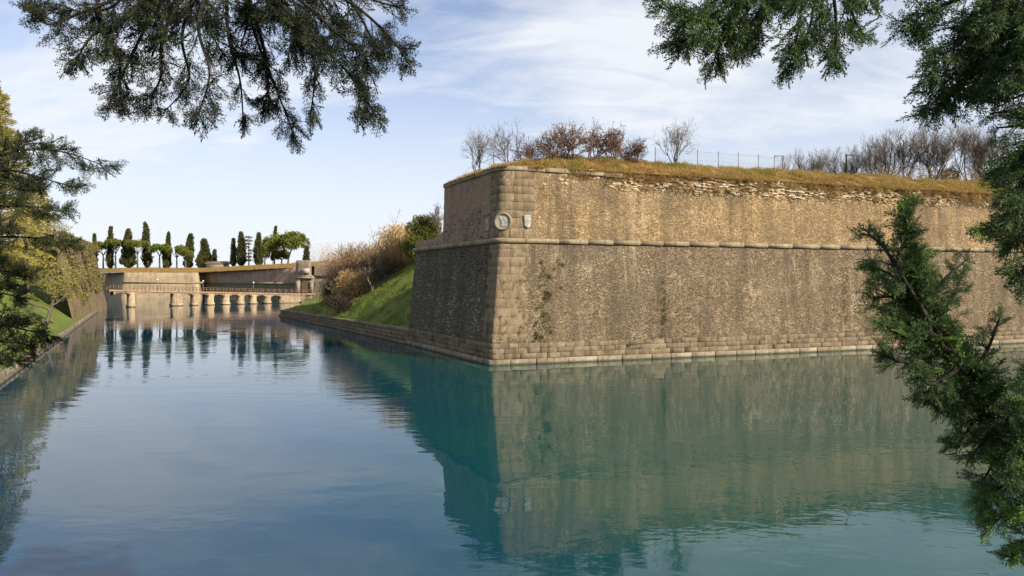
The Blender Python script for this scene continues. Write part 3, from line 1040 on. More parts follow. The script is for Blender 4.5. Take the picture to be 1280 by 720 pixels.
for k in range(3):
    t = 0.0
    ztop = lambda t: np.interp(t, [0, kd[3], kd[-1]], [1.42, 1.05, 0.75])
    while t < kd[3] - 0.3:
        e = min(t + brng.uniform(1.0, 2.2), kd[3])
        p0, p1 = along(kp, kd, t + 0.015), along(kp, kd, e - 0.015)
        out = nrm(np.array([-(p1 - p0)[1], (p1 - p0)[0]]))
        if out @ nl < 0: out = -out
        zt = ztop(t); h0 = 0.30 + (zt - 0.30) * k / 3; h1 = 0.30 + (zt - 0.30) * (k + 1) / 3
        sh = out * (0.03 - 0.05 * k + brng.uniform(-0.02, 0.02))
        obj('stone_block', line_block(p0 + sh, p1 + sh, out, h0 + 0.012, h1 - 0.012, 0.7, brng), M['ashlar'], embw)
        t = e
t = 0.0
while t < kd[-1] - 0.3:
    e = min(t + brng.uniform(1.6, 2.8), kd[-1])
    p0, p1 = along(kp, kd, t + 0.012), along(kp, kd, e - 0.012)
    out = nrm(np.array([-(p1 - p0)[1], (p1 - p0)[0]]))
    if out @ nl < 0: out = -out
    obj('ledge_stone', line_block(p0 + out * 0.2, p1 + out * 0.2, out, -0.5, 0.27, 0.9, brng, 0.05), M['ashlar'], embw)
    t = e
acc = Acc()
pts = np.array(kp); pin = np.array([p - nl * 0.25 for p in kp])
rows = []
for p, q in zip(kp, kp[1:] + kp[-1:]):
    rows.append([[*(p - nl * 0.12), -3.9], [*(p - nl * 0.22), float(ztop(0)) * 0.6], [*(p - nl * 0.8), 0.72]])
grid(acc, np.array(rows, float))
obj('core', acc, M['ashlar'], embw)

kerb = thing('canal_kerb', 'pale stone kerb edging the grassy bank at left', 'kerb', (*bank_xy(-10, 0), 0))
p = -12.0
while p < 104:
    e = p + brng.uniform(1.4, 2.3)
    P0, P1 = bank_xy(p + 0.012, 0), bank_xy(e - 0.012, 0)
    obj('kerb_stone', line_block(P0, P1, -ln, -0.6, 0.50 + brng.uniform(-0.02, 0.02), 0.75, brng, 0.06), M['ledge'], kerb)
    obj('kerb_stone', line_block(P0 - ln * 0.22, P1 - ln * 0.22, -ln, -0.8, 0.14, 0.3, brng, 0.04), M['ashlar'], kerb)
    p = e
acc = Acc()
grid(acc, np.array([[[*bank_xy(pp_, 0.1), -3.9], [*bank_xy(pp_, 0.3), 0.42], [*bank_xy(pp_, 2.0), 0.5]] for pp_ in np.linspace(-45, 150, 60)], float), flip=True)
obj('core', acc, M['ashlar'], kerb)
# ------------------------------------------------------------------ generic straight masonry walls
def masonry_line(name, pts, z0, z1, batter, mat, parent, step=1.0, uoff=30.0, top_in=1.2, seed=1):
    """wall along a ground polyline; batter leans it back; the outward side is to the right of travel"""
    pts = [np.asarray(p, float) for p in pts]
    ds = [0]
    for i in range(len(pts) - 1):
        ds.append(ds[-1] + np.linalg.norm(pts[i + 1] - pts[i]))
    S = []
    for i in range(len(pts) - 1):
        S += list(np.linspace(ds[i], ds[i + 1], max(2, int((ds[i + 1] - ds[i]) / step)), endpoint=False))
    S.append(ds[-1])
    # mitred normals
    segn = [np.array([(b_ - a_)[1], -(b_ - a_)[0]]) / np.linalg.norm(b_ - a_) for a_, b_ in zip(pts[:-1], pts[1:])]
    vn = []
    for i in range(len(pts)):
        if i == 0: vn.append(segn[0])
        elif i == len(pts) - 1: vn.append(segn[-1])
        else:
            n_ = nrm(segn[i - 1] + segn[i]); vn.append(n_ / max(0.3, n_ @ segn[i]))
    zs = np.linspace(z0, z1, max(3, int((z1 - z0) / step) + 1))
    rows, uv = [], []
    for s in S:
        k = min(np.searchsorted(ds, s, side='right') - 1, len(pts) - 2)
        f = (s - ds[k]) / (ds[k + 1] - ds[k])
        base = pts[k] * (1 - f) + pts[k + 1] * f
        n_ = vn[k] * (1 - f) + vn[k + 1] * f
        sn = segn[k]
        if 0 < f < 1 or len(pts) == 2:
            n_ = n_ / max(0.3, n_ @ sn)
        r = [[*(base - n_ * batter * (z - z0) / (z1 - z0) + n_ * 0.15 * (float(vnoise(s * 0.5, z * 0.5, seed=seed)) - 0.5)), z] for z in zs]
        r.append([*(base - n_ * (batter + top_in)), z1])
        rows.append(r)
        uv.append([[s + uoff, z] for z in zs] + [[s + uoff, z1 + 1]])
    acc = Acc(); grid(acc, np.array(rows, float))
    return obj(name, acc.mesh(name, smooth=False, uv=np.array(uv).reshape(-1, 2)), mat, parent)


def roll(name, pts, z, r, mat, parent):
    acc = Acc()
    tube(acc, [[*p, z] for p in pts], r, 8)
    return obj(name, acc, mat, parent)


def gxy(x, Y):
    return np.array([(x - 640) / F * Y, Y])


# wall on the left side of the canal
lw = thing('canal_wall', 'high battered wall overgrown at its top on the left side of the canal', 'wall', (*bank_xy(68, 0.4), 0))
lp0, lp1, lp2 = bank_xy(64, 0.55), bank_xy(118, -1.7), bank_xy(118, 30)
masonry_line('wall_face', [lp0, lp1, lp2], -3.5, 12.3, 2.8, M['upper'], lw, 1.2)
# far curtain, pale bastion and gate across the water
fw = thing('far_bastion', 'pale sunlit low bastion wall across the water behind the bridge', 'bastion', (*gxy(200, 225), 0))
fpts = [gxy(118, 262), gxy(150, 226), gxy(252, 224), gxy(262, 240)]
M['far_pale'] = mat_masonry('far_pale_brick', [(0.27, 0.21, 0.135), (0.38, 0.30, 0.195), (0.45, 0.365, 0.24), (0.53, 0.45, 0.32)], (0.1, 0.08, 0.06), (0.6, 0.53, 0.4), streak=0.5, stains=False)
M['far_red'] = mat_masonry('far_red_brick', [(0.26, 0.165, 0.12), (0.38, 0.25, 0.18), (0.46, 0.33, 0.24), (0.55, 0.44, 0.34)], (0.1, 0.08, 0.06), (0.45, 0.38, 0.3), streak=0.6, stains=False)
M['far_green'] = mat_masonry('mossy_scarp', [(0.085, 0.095, 0.04), (0.14, 0.145, 0.07), (0.20, 0.18, 0.10), (0.30, 0.26, 0.17)], (0.05, 0.06, 0.03), (0.3, 0.28, 0.2), streak=0.7, stains=False)
masonry_line('wall_face', fpts, -3.5, 8.5, 1.6, M['far_pale'], fw, 1.5)
roll('string_course', [p - np.array([0, -1.1]) for p in fpts[1:3]], 5.1, 0.28, M['course'], fw)
fc = thing('curtain_wall', 'long shaded brick curtain wall with mossy base behind the stone bridge', 'wall', (*gxy(300, 210), 0))
cp = [gxy(249, 231), gxy(368, 197)]
masonry_line('lower_face', cp, -3.5, 5.0, 1.4, M['far_green'], fc, 1.5)
cn = nrm(np.array([(cp[1] - cp[0])[1], -(cp[1] - cp[0])[0]]))
cpu = [p - cn * 1.4 for p in cp]
masonry_line('upper_face', cpu, 5.0, 9.7, 0.3, M['far_red'], fc, 1.5, 60)
roll('string_course', [p + cn * 0.05 for p in cpu], 5.05, 0.27, M['course'], fc)

gt = thing('fortress_gate', 'tall pale stone gatehouse with an arched doorway at the end of the bridge', 'gatehouse', (*gxy(380, 194), 0))
gp = [gxy(367, 198), gxy(368.5, 193), gxy(391, 191), gxy(392, 197)]
M['far_gate'] = mat_masonry('gate_stone', [(0.17, 0.13, 0.10), (0.26, 0.20, 0.155), (0.33, 0.27, 0.21), (0.44, 0.38, 0.31)], (0.1, 0.08, 0.06), (0.52, 0.47, 0.4), streak=0.5, stains=False)
masonry_line('gate_wall', gp, -3.0, 11.6, 0.7, M['far_gate'], gt, 1.2, 80)
roll('string_course', [p + np.array([0, 0.25]) for p in gp[1:3]], 7.0, 0.28, M['course'], gt)
gc = gxy(381.5, 191.6)
acc = Acc()
w_, zb, zt_ = 0.95, 2.3, 4.9
arch = [(-w_, zb), (w_, zb), (w_, zt_)] + [(w_ * math.cos(t), zt_ + w_ * math.sin(t)) for t in np.linspace(0.2, math.pi - 0.2, 8)] + [(-w_, zt_)]
V = [[gc[0] + x, gc[1] - 0.12, z] for x, z in arch] + [[gc[0], gc[1] - 0.12, 3.8]]
acc.add(V, None, [(i, (i + 1) % len(arch), len(arch)) for i in range(len(arch))])
obj('door', acc, M['wood'], gt)
for sx in (-1, 1):
    acc = Acc(); box(acc, [gc[0] + sx * 1.9, gc[1] - 0.2, 3.9], 0.5, 0.35, 1.9); obj('pilaster', acc, M['ledge'], gt)
acc = Acc(); box(acc, [gc[0], gc[1] - 0.1, 6.65], 2.7, 0.4, 0.22); obj('cornice', acc, M['ledge'], gt)
acc = Acc(); box(acc, [gc[0] + 0.1, gc[1] + 0.35, 8.6], 1.0, 0.25, 0.7); obj('crest', acc, M['marble'], gt)
rw = thing('curtain_wall', 'brown wall right of the gatehouse half hidden by dry reeds', 'wall', (*gxy(410, 192), 0))
rp = [gxy(391, 194), gxy(470, 186)]
masonry_line('lower_face', rp, -1.0, 7.0, 1.2, M['far_gate'], rw, 1.5, 100)
masonry_line('upper_face', [p + np.array([0, 1.25]) for p in rp], 7.0, 11.0, 0.3, M['far_gate'], rw, 1.5, 120)
roll('string_course', [p + np.array([0, 1.1]) for p in rp], 7.05, 0.27, M['course'], rw)

# turf on the far ramparts and country beyond
acc = Acc()
back = np.array([[-220, 900], [-150, 900], [-60, 900], [60, 900]], float)
front = [gxy(80, 262), gxy(149, 228.5), gxy(252, 227), gxy(366, 200.5), gxy(470, 190)]
xs_ = np.linspace(0, 1, 60)
fd = np.linspace(0, 4, 60)
fr = np.stack([np.interp(fd, range(5), [p[0] for p in front]), np.interp(fd, range(5), [p[1] for p in front])], -1)
hz = np.interp(fd, range(5), [9.0, 8.5, 8.6, 9.6, 11.0])
rows = []
for dback, dz in ((0.0, 0.0), (1.5, 0.45), (4, 1.3), (9, 1.6), (25, 1.3), (80, 0.8), (400, 0.5), (1500, 0.0)):
    bx_ = fr + np.array([-0.28 * dback, dback])
    rows.append(np.concatenate([bx_, (hz + dz + 0.4 * (fbm(fr[:, 0] * 0.3, fr[:, 1] * 0.3 + dback, seed=8) - 0.5))[:, None]], -1))
grid(acc, np.array(rows))
struct('far_rampart', acc.mesh('far_rampart', smooth=True), M['soil_dry'], 'turf on top of the far fortress walls', 'rampart')
acc = Acc()
th = np.linspace(-1.0, 1.0, 90)
R0 = 5200.0
hh = 60 + 90 * fbm(th * 6, th * 0 + 2, seed=70) * sstep(-0.9, -0.35, th) * (1 - sstep(-0.2, 0.2, th) * 0.6)
H_ = []
for k_, f_ in ((0, 0.0), (1, 0.5), (2, 1.0), (3, 0.9)):
    R1 = R0 + k_ * 500
    H_.append(np.stack([R1 * np.sin(th), R1 * np.cos(th), -4 + hh * f_], -1))
grid(acc, np.array(H_))
struct('hills', acc.mesh('hills', smooth=True), M['hill'])

# ------------------------------------------------------------------ stone bridge
bridge = thing('stone_bridge', 'low stone bridge of small arches crossing the far canal', 'bridge', (*gxy(250, 160), 0))
BA, BB = gxy(138, 149), gxy(378, 182)
bd = nrm(BB - BA); bn = np.array([bd[1], -bd[0]])
if bn[1] > 0: bn = -bn
BL = np.linalg.norm(BB - BA)
M['bridge'] = mat_stone('bridge_stone', (0.34, 0.265, 0.18), (0.15, 0.11, 0.075), (0.48, 0.40, 0.29), 1.6, 0.3)


def bt(x):
    """distance along the bridge that lies on the sight line through photo column x"""
    r = (x - 640) / F
    return (r * BA[1] - BA[0]) / (bd[0] - r * bd[1])


def bz(t):
    return np.interp(t, [0, BL], [3.9, 2.4])


def bxyz(t, off, z):
    return [*(BA + bd * t + bn * off), z]


HW = 1.1
piers = [(160.5, 166.5, 'p'), (215, 226, 'p'), (240, 244.5, 'p'), (258.8, 265, 'p'), (278.3, 284.5, 'p'), (297.3, 302.7, 'p'), (312.8, 318.2, 'p'), (330.3, 336.2, 'p'), (349, 378, 'p')]
for x0, x1, _ in piers:
    t0, t1 = bt(x0), bt(x1)
    acc = Acc()
    zt0 = bz(t0) - 0.35; zt1 = bz(t1) - 0.35
    o = HW + 0.02
    V = [bxyz(t0, o, -3.9), bxyz(t1, o, -3.9), bxyz(t1, -o, -3.9), bxyz(t0, -o, -3.9),
         bxyz(t0, o, zt0), bxyz(t1, o, zt1), bxyz(t1, -o, zt1), bxyz(t0, -o, zt0)]
    acc.add(V, [(0, 1, 5, 4), (1, 2, 6, 5), (2, 3, 7, 6), (3, 0, 4, 7), (4, 5, 6, 7)])
    pr_ = obj('pier', acc, M['bridge'], bridge)
    if x1 - x0 < 20:                          # cap band and footing
        acc = Acc(); c_ = bxyz((t0 + t1) / 2, 0, 0.25); box(acc, c_, (t1 - t0) / 2 + 0.15, HW + 0.18, 0.3, [*bd, 0], [*bn, 0]); sub('footing', acc, M['bridge'], pr_)
    else:
        pass
edges = [(138, None)] + []
spans = [(140, 160.5, 0), (166.5, 215, 1)] + [(piers[i][1], piers[i + 1][0], 0) for i in range(1, 8)]
for x0, x1, flat in spans:
    t0, t1 = bt(x0), bt(x1)
    n = 12
    tt = np.linspace(t0, t1, n + 1)
    f = (tt - t0) / (t1 - t0) * 2 - 1
    rise = 0.2 if flat else min(0.62, (t1 - t0) * 0.26)
    zs0 = bz((t0 + t1) / 2) - 0.62 - rise
    zu = zs0 + rise * np.sqrt(np.clip(1 - f * f, 0, 1))
    zt = bz(tt) - 0.35
    G = []
    for o_, zz in ((HW, zt), (HW, zu), (-HW, zu), (-HW, zt)):
        G.append([bxyz(t, o_, z) for t, z in zip(tt, zz)])
    acc = Acc(); grid(acc, np.array(G, float))
    obj('arch', acc, M['bridge'], bridge)
acc = Acc()
tt = np.linspace(bt(134), BL + 3, 30)
G = []
for o_, dz in ((HW + 0.2, -0.35), (HW + 0.2, 0.0), (HW + 0.02, 0.02), (-HW - 0.02, 0.02), (-HW - 0.2, 0.0), (-HW - 0.2, -0.35), (HW + 0.2, -0.35)):
    G.append([bxyz(t, o_, bz(t) + dz) for t in tt])
grid(acc, np.array(G, float))
M['deck'] = mat_stone('deck_stone', (0.26, 0.17, 0.115), (0.15, 0.095, 0.07), (0.36, 0.26, 0.18), 1.4, 0.1)
obj('deck', acc, M['deck'], bridge)
for sgn in (1, -1):
    for t in np.arange(bt(140), BL + 1, 1.6):
        acc = Acc(); c_ = bxyz(t, sgn * (HW + 0.02), bz(t) + 0.5); box(acc, c_, 0.06, 0.06, 0.5, [*bd, 0], [*bn, 0])
        obj('railing_post', acc, M['rust'], bridge)
    for dz in (0.95, 0.5):
        acc = Acc(); tube(acc, [bxyz(t, sgn * (HW + 0.02), bz(t) + dz) for t in tt[1:]], 0.04, 4); obj('railing', acc, M['rust'], bridge)
for n_, (lx, lab) in enumerate(((198.3, 'small globe lamp post over the wide left span of the bridge'), (255.5, 'small globe lamp post near the middle of the bridge'), (318.7, 'small globe lamp post near the gatehouse end of the bridge'))):
    t = bt(lx); b_ = bxyz(t, -HW + 0.3, bz(t))
    l = thing('street_lamp', lab, 'lamp', b_, 'lamps on the bridge')
    acc = Acc(); tube(acc, [b_, [b_[0], b_[1], b_[2] + 2.3]], [0.07, 0.05], 6); obj('post', acc, M['metal'], l)
    acc = Acc(); u = np.linspace(0, math.pi, 7); w = np.linspace(0, 2 * math.pi, 9)
    grid(acc, np.array([[[b_[0] + 0.24 * math.sin(i) * math.cos(j), b_[1] + 0.24 * math.sin(i) * math.sin(j), b_[2] + 2.5 + 0.24 * math.cos(i)] for j in w] for i in u]))
    obj('globe', acc, M['lampglass'], l)

gh = thing('guard_house', 'tiny low building with clay roof between far cypresses', 'building', (*gxy(272, 236), 10))
acc = Acc(); c_ = px(272, 333, 236); box(acc, [c_[0], c_[1], 10.6], 3.2, 2.0, 1.0); obj('wall', acc, M['plaster'], gh)
acc = Acc(); acc.add([[c_[0] - 3.6, c_[1] - 2.3, 11.6], [c_[0] + 3.6, c_[1] - 2.3, 11.6], [c_[0] + 3.6, c_[1], 12.5], [c_[0] - 3.6, c_[1], 12.5], [c_[0] - 3.6, c_[1] + 2.3, 11.6], [c_[0] + 3.6, c_[1] + 2.3, 11.6]], [(0, 1, 2, 3), (3, 2, 5, 4)], [(0, 3, 4), (1, 5, 2)])
obj('roof', acc, M['roof'], gh)

# ------------------------------------------------------------------ vegetation generators
def shell_leaves(acc, c, rad, n, size, rg, lump=0.25, up=0.3, seed=0, inner=0.35, wid=0.55):
    """leaf faces through an ellipsoid volume, denser near the skin, with lumps and gaps"""
    d = nrm(rg.normal(size=(n, 3)))
    lum = fbm(d[:, 0] * 3.1 + seed, d[:, 1] * 3.1, d[:, 2] * 3.1, oct=3, seed=seed)
    k = (0.75 + lump * 2 * (lum - 0.5)) * (inner + (1 - inner) * rg.random(n) ** 0.5)
    P = np.asarray(c) + d * k[:, None] * np.asarray(rad)
    D = nrm(d + rg.normal(size=(n, 3)) * 0.7 + np.array([0, 0, up]))
    keep = vnoise(P[:, 0] / max(rad) * 5, P[:, 1] / max(rad) * 5, P[:, 2] / max(rad) * 5, seed=seed + 3) > 0.3
    P, D, lum = P[keep], D[keep], lum[keep]
    m = len(P)
    var = np.clip(0.5 + (lum - 0.5) * 1.3 + rg.normal(size=m) * 0.2, 0, 1)
    diamonds(acc, P, D, rg.uniform(0.7, 1.4, m) * size, rg.uniform(0.7, 1.3, m) * size * wid, var, rg)


def bare_tree(base, h, rg, spread=0.55, nlev=4, r0=None, stems=1, kids=(4, 6), up=0.25, tw=0.012, bend=0.12):
    """trunk + limbs, twigs"""
    T, W = Acc(), Acc()
    r0 = r0 or h * 0.018

    def grow(p, d, L, r, lev):
        m = 5 if lev < 2 else 4
        pts = [p]; dd = d
        for i in range(m - 1):
            dd = nrm(dd + rg.normal(size=3) * bend * (1 + 0.4 * lev) + np.array([0, 0, up * 0.25]))
            pts.append(pts[-1] + dd * L / (m - 1))
        pts = np.array(pts)
        rr = np.linspace(r, max(r * 0.45, tw), m)
        tube(T if lev < 2 else W, pts, rr, 6 if lev == 0 else (4 if lev < 3 else 3), rg.random(), cap=lev == 0)
        if lev >= nlev:
            return
        nk = rg.integers(*kids)
        for j in range(nk):
            f = rg.uniform(0.3, 1.0) if lev else rg.uniform(0.35, 1.0)
            if j == 0: f = 1.0
            k = f * (m - 1); i0 = min(int(k), m - 2); q = pts[i0] + (pts[i0 + 1] - pts[i0]) * (k - i0)
            side = nrm(np.cross(dd, rg.normal(size=3)))
            ang = rg.uniform(0.45, 1.0) * spread * (1.5 if j else 0.5)
            nd = nrm(dd * math.cos(ang) + side * math.sin(ang) + np.array([0, 0, up]))
            grow(q, nd, L * rg.uniform(0.55, 0.78), max(r * rg.uniform(0.45, 0.62), tw), lev + 1)
    for s in range(stems):
        d0 = nrm(np.array([rg.normal() * 0.08, rg.normal() * 0.08, 1.0]) + (rg.normal(size=3) * [0.35, 0.35, 0] if stems > 1 else 0))
        off = rg.normal(size=3) * [0.15, 0.15, 0] * (stems > 1)
        grow(np.asarray(base, float) + off, d0, h * (0.36 if stems == 1 else 0.42) * rg.uniform(0.85, 1.1), r0, 0)
    return T, W


def bare(name, label, base, h, rg, cat='tree', group=None, mat=None, **kw):
    t = thing(name, label, cat, base, group)
    T, W = bare_tree(base, h, rg, **kw)
    # scale exactly to the wanted height
    zmax = max(v[:, 2].max() for v in W.V)
    k = h / (zmax - base[2])
    for A_ in (T, W):
        A_.V = [np.asarray(base) + (v - np.asarray(base)) * k for v in A_.V]
    obj('trunk', T, mat or M['bark'], t)
    obj('crown', W, mat or M['twig'], t)
    return t


vr = np.random.default_rng(101)

# ---- cypresses and stone pines on the far ramparts
def cypress(x, ytop, ybot, wpx, Y, label, mat='cypress', taper=0.5, group='far cypresses'):
    b = px(x, ybot, Y); top = px(x, ytop, Y)[2]
    h = top - b[2] + 1.0; R = wpx / F * Y / 2
    base = np.array([b[0], Y, b[2] - 1.0])
    t = thing('cypress_tree', label, 'tree', base, group)
    acc = Acc(); tube(acc, [base - [0, 0, 1], base + [0, 0, h * 0.5], base + [0, 0, h * 0.9]], [R * 0.16, R * 0.1, 0.04], 6); obj('trunk', acc, M['bark_dark'], t)
    n = int(2600 * max(0.5, R / 1.5))
    f = vr.random(n) ** 0.9
    prof = np.clip(np.minimum((f / 0.12) ** 0.6, 1.0), 0, 1) * (np.clip(1 - f, 0, 1) ** taper)
    prof /= prof.max()
    phi = vr.random(n) * 2 * math.pi
    lum = fbm(np.cos(phi) * 1.6 + x, np.sin(phi) * 1.6, f * h / R * 0.9, oct=3, seed=int(x))
    rr = R * prof * (0.75 + 1.5 * (lum - 0.5)) * np.sqrt(vr.uniform(0.35, 1.15, n))
    lx, ly = vr.normal(size=2) * 0.035 * h
    P = base + np.stack([rr * np.cos(phi) + lx * f ** 1.5, rr * np.sin(phi) + ly * f, 0.6 + f * (h - 0.6) * (0.94 + 0.12 * lum)], -1)
    D = np.stack([np.cos(phi) * 0.45, np.sin(phi) * 0.45, np.ones(n)], -1) + vr.normal(size=(n, 3)) * 0.3
    acc = Acc(); diamonds(acc, P, D, vr.uniform(0.5, 1.1, n), vr.uniform(0.25, 0.5, n), np.clip(lum * 1.4 - 0.2 + vr.normal(size=n) * 0.15, 0, 1), vr)
    obj('crown', acc, M[mat], t)


cyp = [
    (118.5, 294, 335, 6, 250, 'thin far cypress at the left end of the row beside the canal wall'),
    (137.5, 285, 335, 10, 246, 'dark far cypress behind the leftmost stone pines'),
    (161, 289, 334, 19, 243, 'broad shaggy far cypress between two small stone pines'),
    (183.5, 280, 334, 12.5, 244, 'tallest far cypress, a straight column above the bridge'),
    (210, 292, 335, 7.5, 243, 'slim pointed far cypress between stone pines'),
    (207, 313, 335, 6, 240, 'short stubby cypress at the foot of a slim one'),
    (235, 294, 335, 14, 244, 'stout pointed far cypress right of the stone pines'),
    (256, 301, 336, 22, 242, 'wide bushy far cypress left of the tiny building'),
    (267.5, 314, 334, 6.5, 240, 'small low cypress beside the tiny building'),
    (291.5, 300, 332, 7.5, 232, 'slim far cypress starting the right hand group'),
    (302, 292, 332, 13, 230, 'tall dark far cypress with ragged top in the right hand group'),
    (322.6, 293, 332, 11, 230, 'dark pointed far cypress behind a rounder green tree'),
    (324.5, 303, 331, 9, 222, 'olive coloured cypress in front of the dark pointed one'),
    (341, 284, 325, 5, 236, 'thin cypress tip rising above the stone pines'),
    (383, 310, 327, 7, 215, 'short cypress right of the large stone pine above the gate'),
]
for c_ in cyp:
    cypress(*c_, taper=0.55 if c_[3] > 9 else 0.62)


def stone_pine(x, ytop, ybot, wpx, ybase, Y, label, tx=None, dense=1.0, group='far stone pines', rnd=0.5):
    wpx *= 1.2; ybot += 2.5
    R = wpx / F * Y / 2
    zt, zb = px(0, ytop, Y)[2], px(0, ybot, Y)[2]
    c = np.array([px(x, 0, Y)[0], Y, (zt + zb) / 2])
    base = np.array([px(tx or x, 0, Y)[0], Y, px(0, ybase, Y)[2] - 1.0])
    t = thing('stone_pine', label, 'tree', base, group)
    acc = Acc()
    fork = base + (c - base) * [0.7, 0, 0.62]
    tube(acc, [base, base + (fork - base) * [0.3, 0, 0.5], fork], [0.32, 0.26, 0.2], 6)
    for k in range(6):
        a_ = k * 1.05 + vr.random()
        e = c + np.array([math.cos(a_) * R * 0.65, math.sin(a_) * R * 0.65, (zt - zb) * 0.05])
        tube(acc, [fork, (fork + e) / 2 + [0, 0, -0.2], e], [0.14, 0.1, 0.05], 4)
    obj('trunk', acc, M['bark'], t)
    acc = Acc()
    nb = max(5, int(9 * dense))
    hh_ = (zt - zb) / 2
    for k in range(nb + 3):
        a_ = vr.random() * 6.28; q = math.sqrt(vr.random()) * 0.95
        cc = c + np.array([math.cos(a_) * R * q, math.sin(a_) * R * q, hh_ * (0.5 * (1 - q * q) - 0.15 + vr.normal() * 0.12)])
        sc_ = vr.uniform(0.7, 1.25)
        shell_leaves(acc, cc, [R * 0.44 * sc_, R * 0.44 * sc_, hh_ * 0.7 * sc_], int(420 * dense), 0.5, vr, seed=k + int(x), up=0.8, lump=0.4)
    obj('crown', acc, M['pine'], t)


for s_ in [
    (129, 301, 312, 22, 335, 247, 'leftmost stone pine with flat crown above the canal wall'),
    (144.5, 299, 308, 17, 335, 243, 'small stone pine with a dark bare stem left of the shaggy cypress'),
    (172, 299, 310, 18, 334, 240, 'small stone pine right of the shaggy cypress'),
    (199.5, 303, 315, 15, 334, 240, 'small stone pine with forked stem left of the slim cypress'),
    (221, 305, 318, 19, 335, 239, 'stone pine with spreading crown right of the slim cypress'),
    (232, 312, 321, 11, 335, 237, 'low stone pine in front of the stout cypress'),
    (331, 302, 326, 15, 331, 225, 'rounded yellow green tree beside the olive cypress'),
    (343, 290, 318, 25, 330, 228, 'large stone pine left of the widest one'),
    (365.5, 288, 313, 31, 329, 224, 'widest stone pine with clear stem above the gate', 359.5, 1.6),
    (352, 312, 325, 16, 330, 233, 'low green crown under the two large stone pines'),
]:
    stone_pine(*s_)

# a layered open cedar in the right hand group
b_ = px(311, 331, 229); t = thing('cedar_tree', 'open layered far cedar between two dark cypresses', 'tree', b_)
acc = Acc(); tube(acc, [b_ - [0, 0, 1], b_ + [0, 0, 9.6]], [0.25, 0.06], 5); obj('trunk', acc, M['bark_dark'], t)
acc = Acc()
for k in range(8):
    z_ = b_[2] + 1.5 + k * 1.1; r_ = 1.9 - 0.05 * k
    shell_leaves(acc, [b_[0] + vr.normal() * 0.6, b_[1], z_], [r_, r_, 0.25], 160, 0.4, vr, seed=k)
obj('crown', acc, M['cypress'], t)

# ------------------------------------------------------------------ bare trees and shrubs on the bastion
def top_pt(x, d):
    """point on the rampart top on the sight line of photo column x, d metres in from the right face"""
    r = (x - 640) / F
    # points with a = d: C0 + AB@(d,b); solve X = r*Y for b
    p0 = ab2xy(d, 0.0); v = ab2xy(d, 1.0) - p0
    b = (r * p0[1] - p0[0]) / (v[0] - r * v[1])
    q = ab2xy(d, b)
    return np.array([*q, float(top_z(np.array(min(d, 12.3)), np.array(b))) - 0.15])


def hgt(p, ytop):
    return CAMZ + (HOR - ytop) * p[1] / F - p[2]


def land_pt(x, q):
    """point on the embankment on photo column x, q metres in from the canal edge"""
    r = (x - 640) / F
    A_ = np.linspace(12, 190, 3000); B_ = edge_b(A_) + q
    XY_ = ab2xy(A_, B_)
    i = np.argmin(np.abs(XY_[:, 0] - r * XY_[:, 1]))
    return np.array([*XY_[i], float(land_z(A_[i:i + 1], B_[i:i + 1])[0]) - 0.1])


p = ab2xy(9.5, 3.2); p = np.array([*p, 14.5]); print('tree1 px', 640 + p[0] / p[1] * F)
bare('bare_tree', 'leafless pale tree at the left end of the bastion top', p, hgt(p, 157), np.random.default_rng(1), stems=5, nlev=4, spread=0.6, kids=(3, 5), up=0.16, r0=0.055, group='leafless trees on the bastion', tw=0.006)
p = ab2xy(8.0, 5.2); p = np.array([*p, 14.9]); print('tree2 px', 640 + p[0] / p[1] * F)
bare('bare_tree', 'taller leafless tree just left of the bastion corner', p, hgt(p, 146), np.random.default_rng(2), stems=5, nlev=4, spread=0.6, kids=(3, 5), up=0.2, r0=0.055, group='leafless trees on the bastion', tw=0.006)
p = top_pt(845, 5.5)
bare('bare_tree', 'small round leafless tree alone beside the wire fence', p, hgt(p, 150), np.random.default_rng(23), stems=5, nlev=4, spread=0.5, kids=(3, 5), up=0.2, r0=0.05, group='leafless trees on the bastion', tw=0.006)
p = ab2xy(24, 17); p = px(549, 300, 82); p[2] = 10
bare('bare_tree', 'thin leafless tree peeping out behind the left edge of the bastion', p, hgt(p, 248), np.random.default_rng(4), nlev=4, spread=0.6, group='leafless trees on the bastion')


def leafy_shrub(name, label, base, h, w, rg, leafmat, n, leaf, mat, group=None, nlev=3, stems=6, up=0.15):
    t = bare(name, label, base, h, rg, 'shrub', group, mat, stems=stems, nlev=nlev, spread=0.75, kids=(4, 6), up=up, tw=0.010, bend=0.2)
    tw_ = [c_ for c_ in t.children if c_.name.startswith('crown')][0].data
    co = np.zeros(len(tw_.vertices) * 3, np.float32); tw_.vertices.foreach_get('co', co); co = co.reshape(-1, 3)
    idx = rg.integers(0, len(co), n)
    P = co[idx] + rg.normal(size=(n, 3)) * 0.08
    acc = Acc(); diamonds(acc, P, rg.normal(size=(n, 3)), rg.uniform(0.6, 1.4, n) * leaf, rg.uniform(0.6, 1.2, n) * leaf * 0.6, rg.random(n), rg)
    obj('foliage', acc, leafmat, t)
    return t


for x, yt, d, lab, n, sd_ in ((690, 156, 4.2, 'dark leafless scrub at the left of the russet bushes', 300, 5), (716, 149, 4.6, 'tall russet brown bush with dark stems on the bastion', 1000, 6),
                           (742, 150, 5.0, 'middle russet bush thinning towards its top', 600, 7), (772, 152, 4.8, 'reddish rounded bush at the right of the russet bushes', 1300, 8), (795, 172, 5.2, 'low thin reddish bush trailing off beside the fence', 300, 9), (664, 170, 4.5, 'small bare twiggy bush near the leaning fence posts', 60, 10)):
    p = top_pt(x, d)
    leafy_shrub('bush', lab, p, hgt(p, yt), 2, np.random.default_rng(sd_), M['redleaf'], n, 0.13, M['twig_red'], 'russet bushes on the bastion')

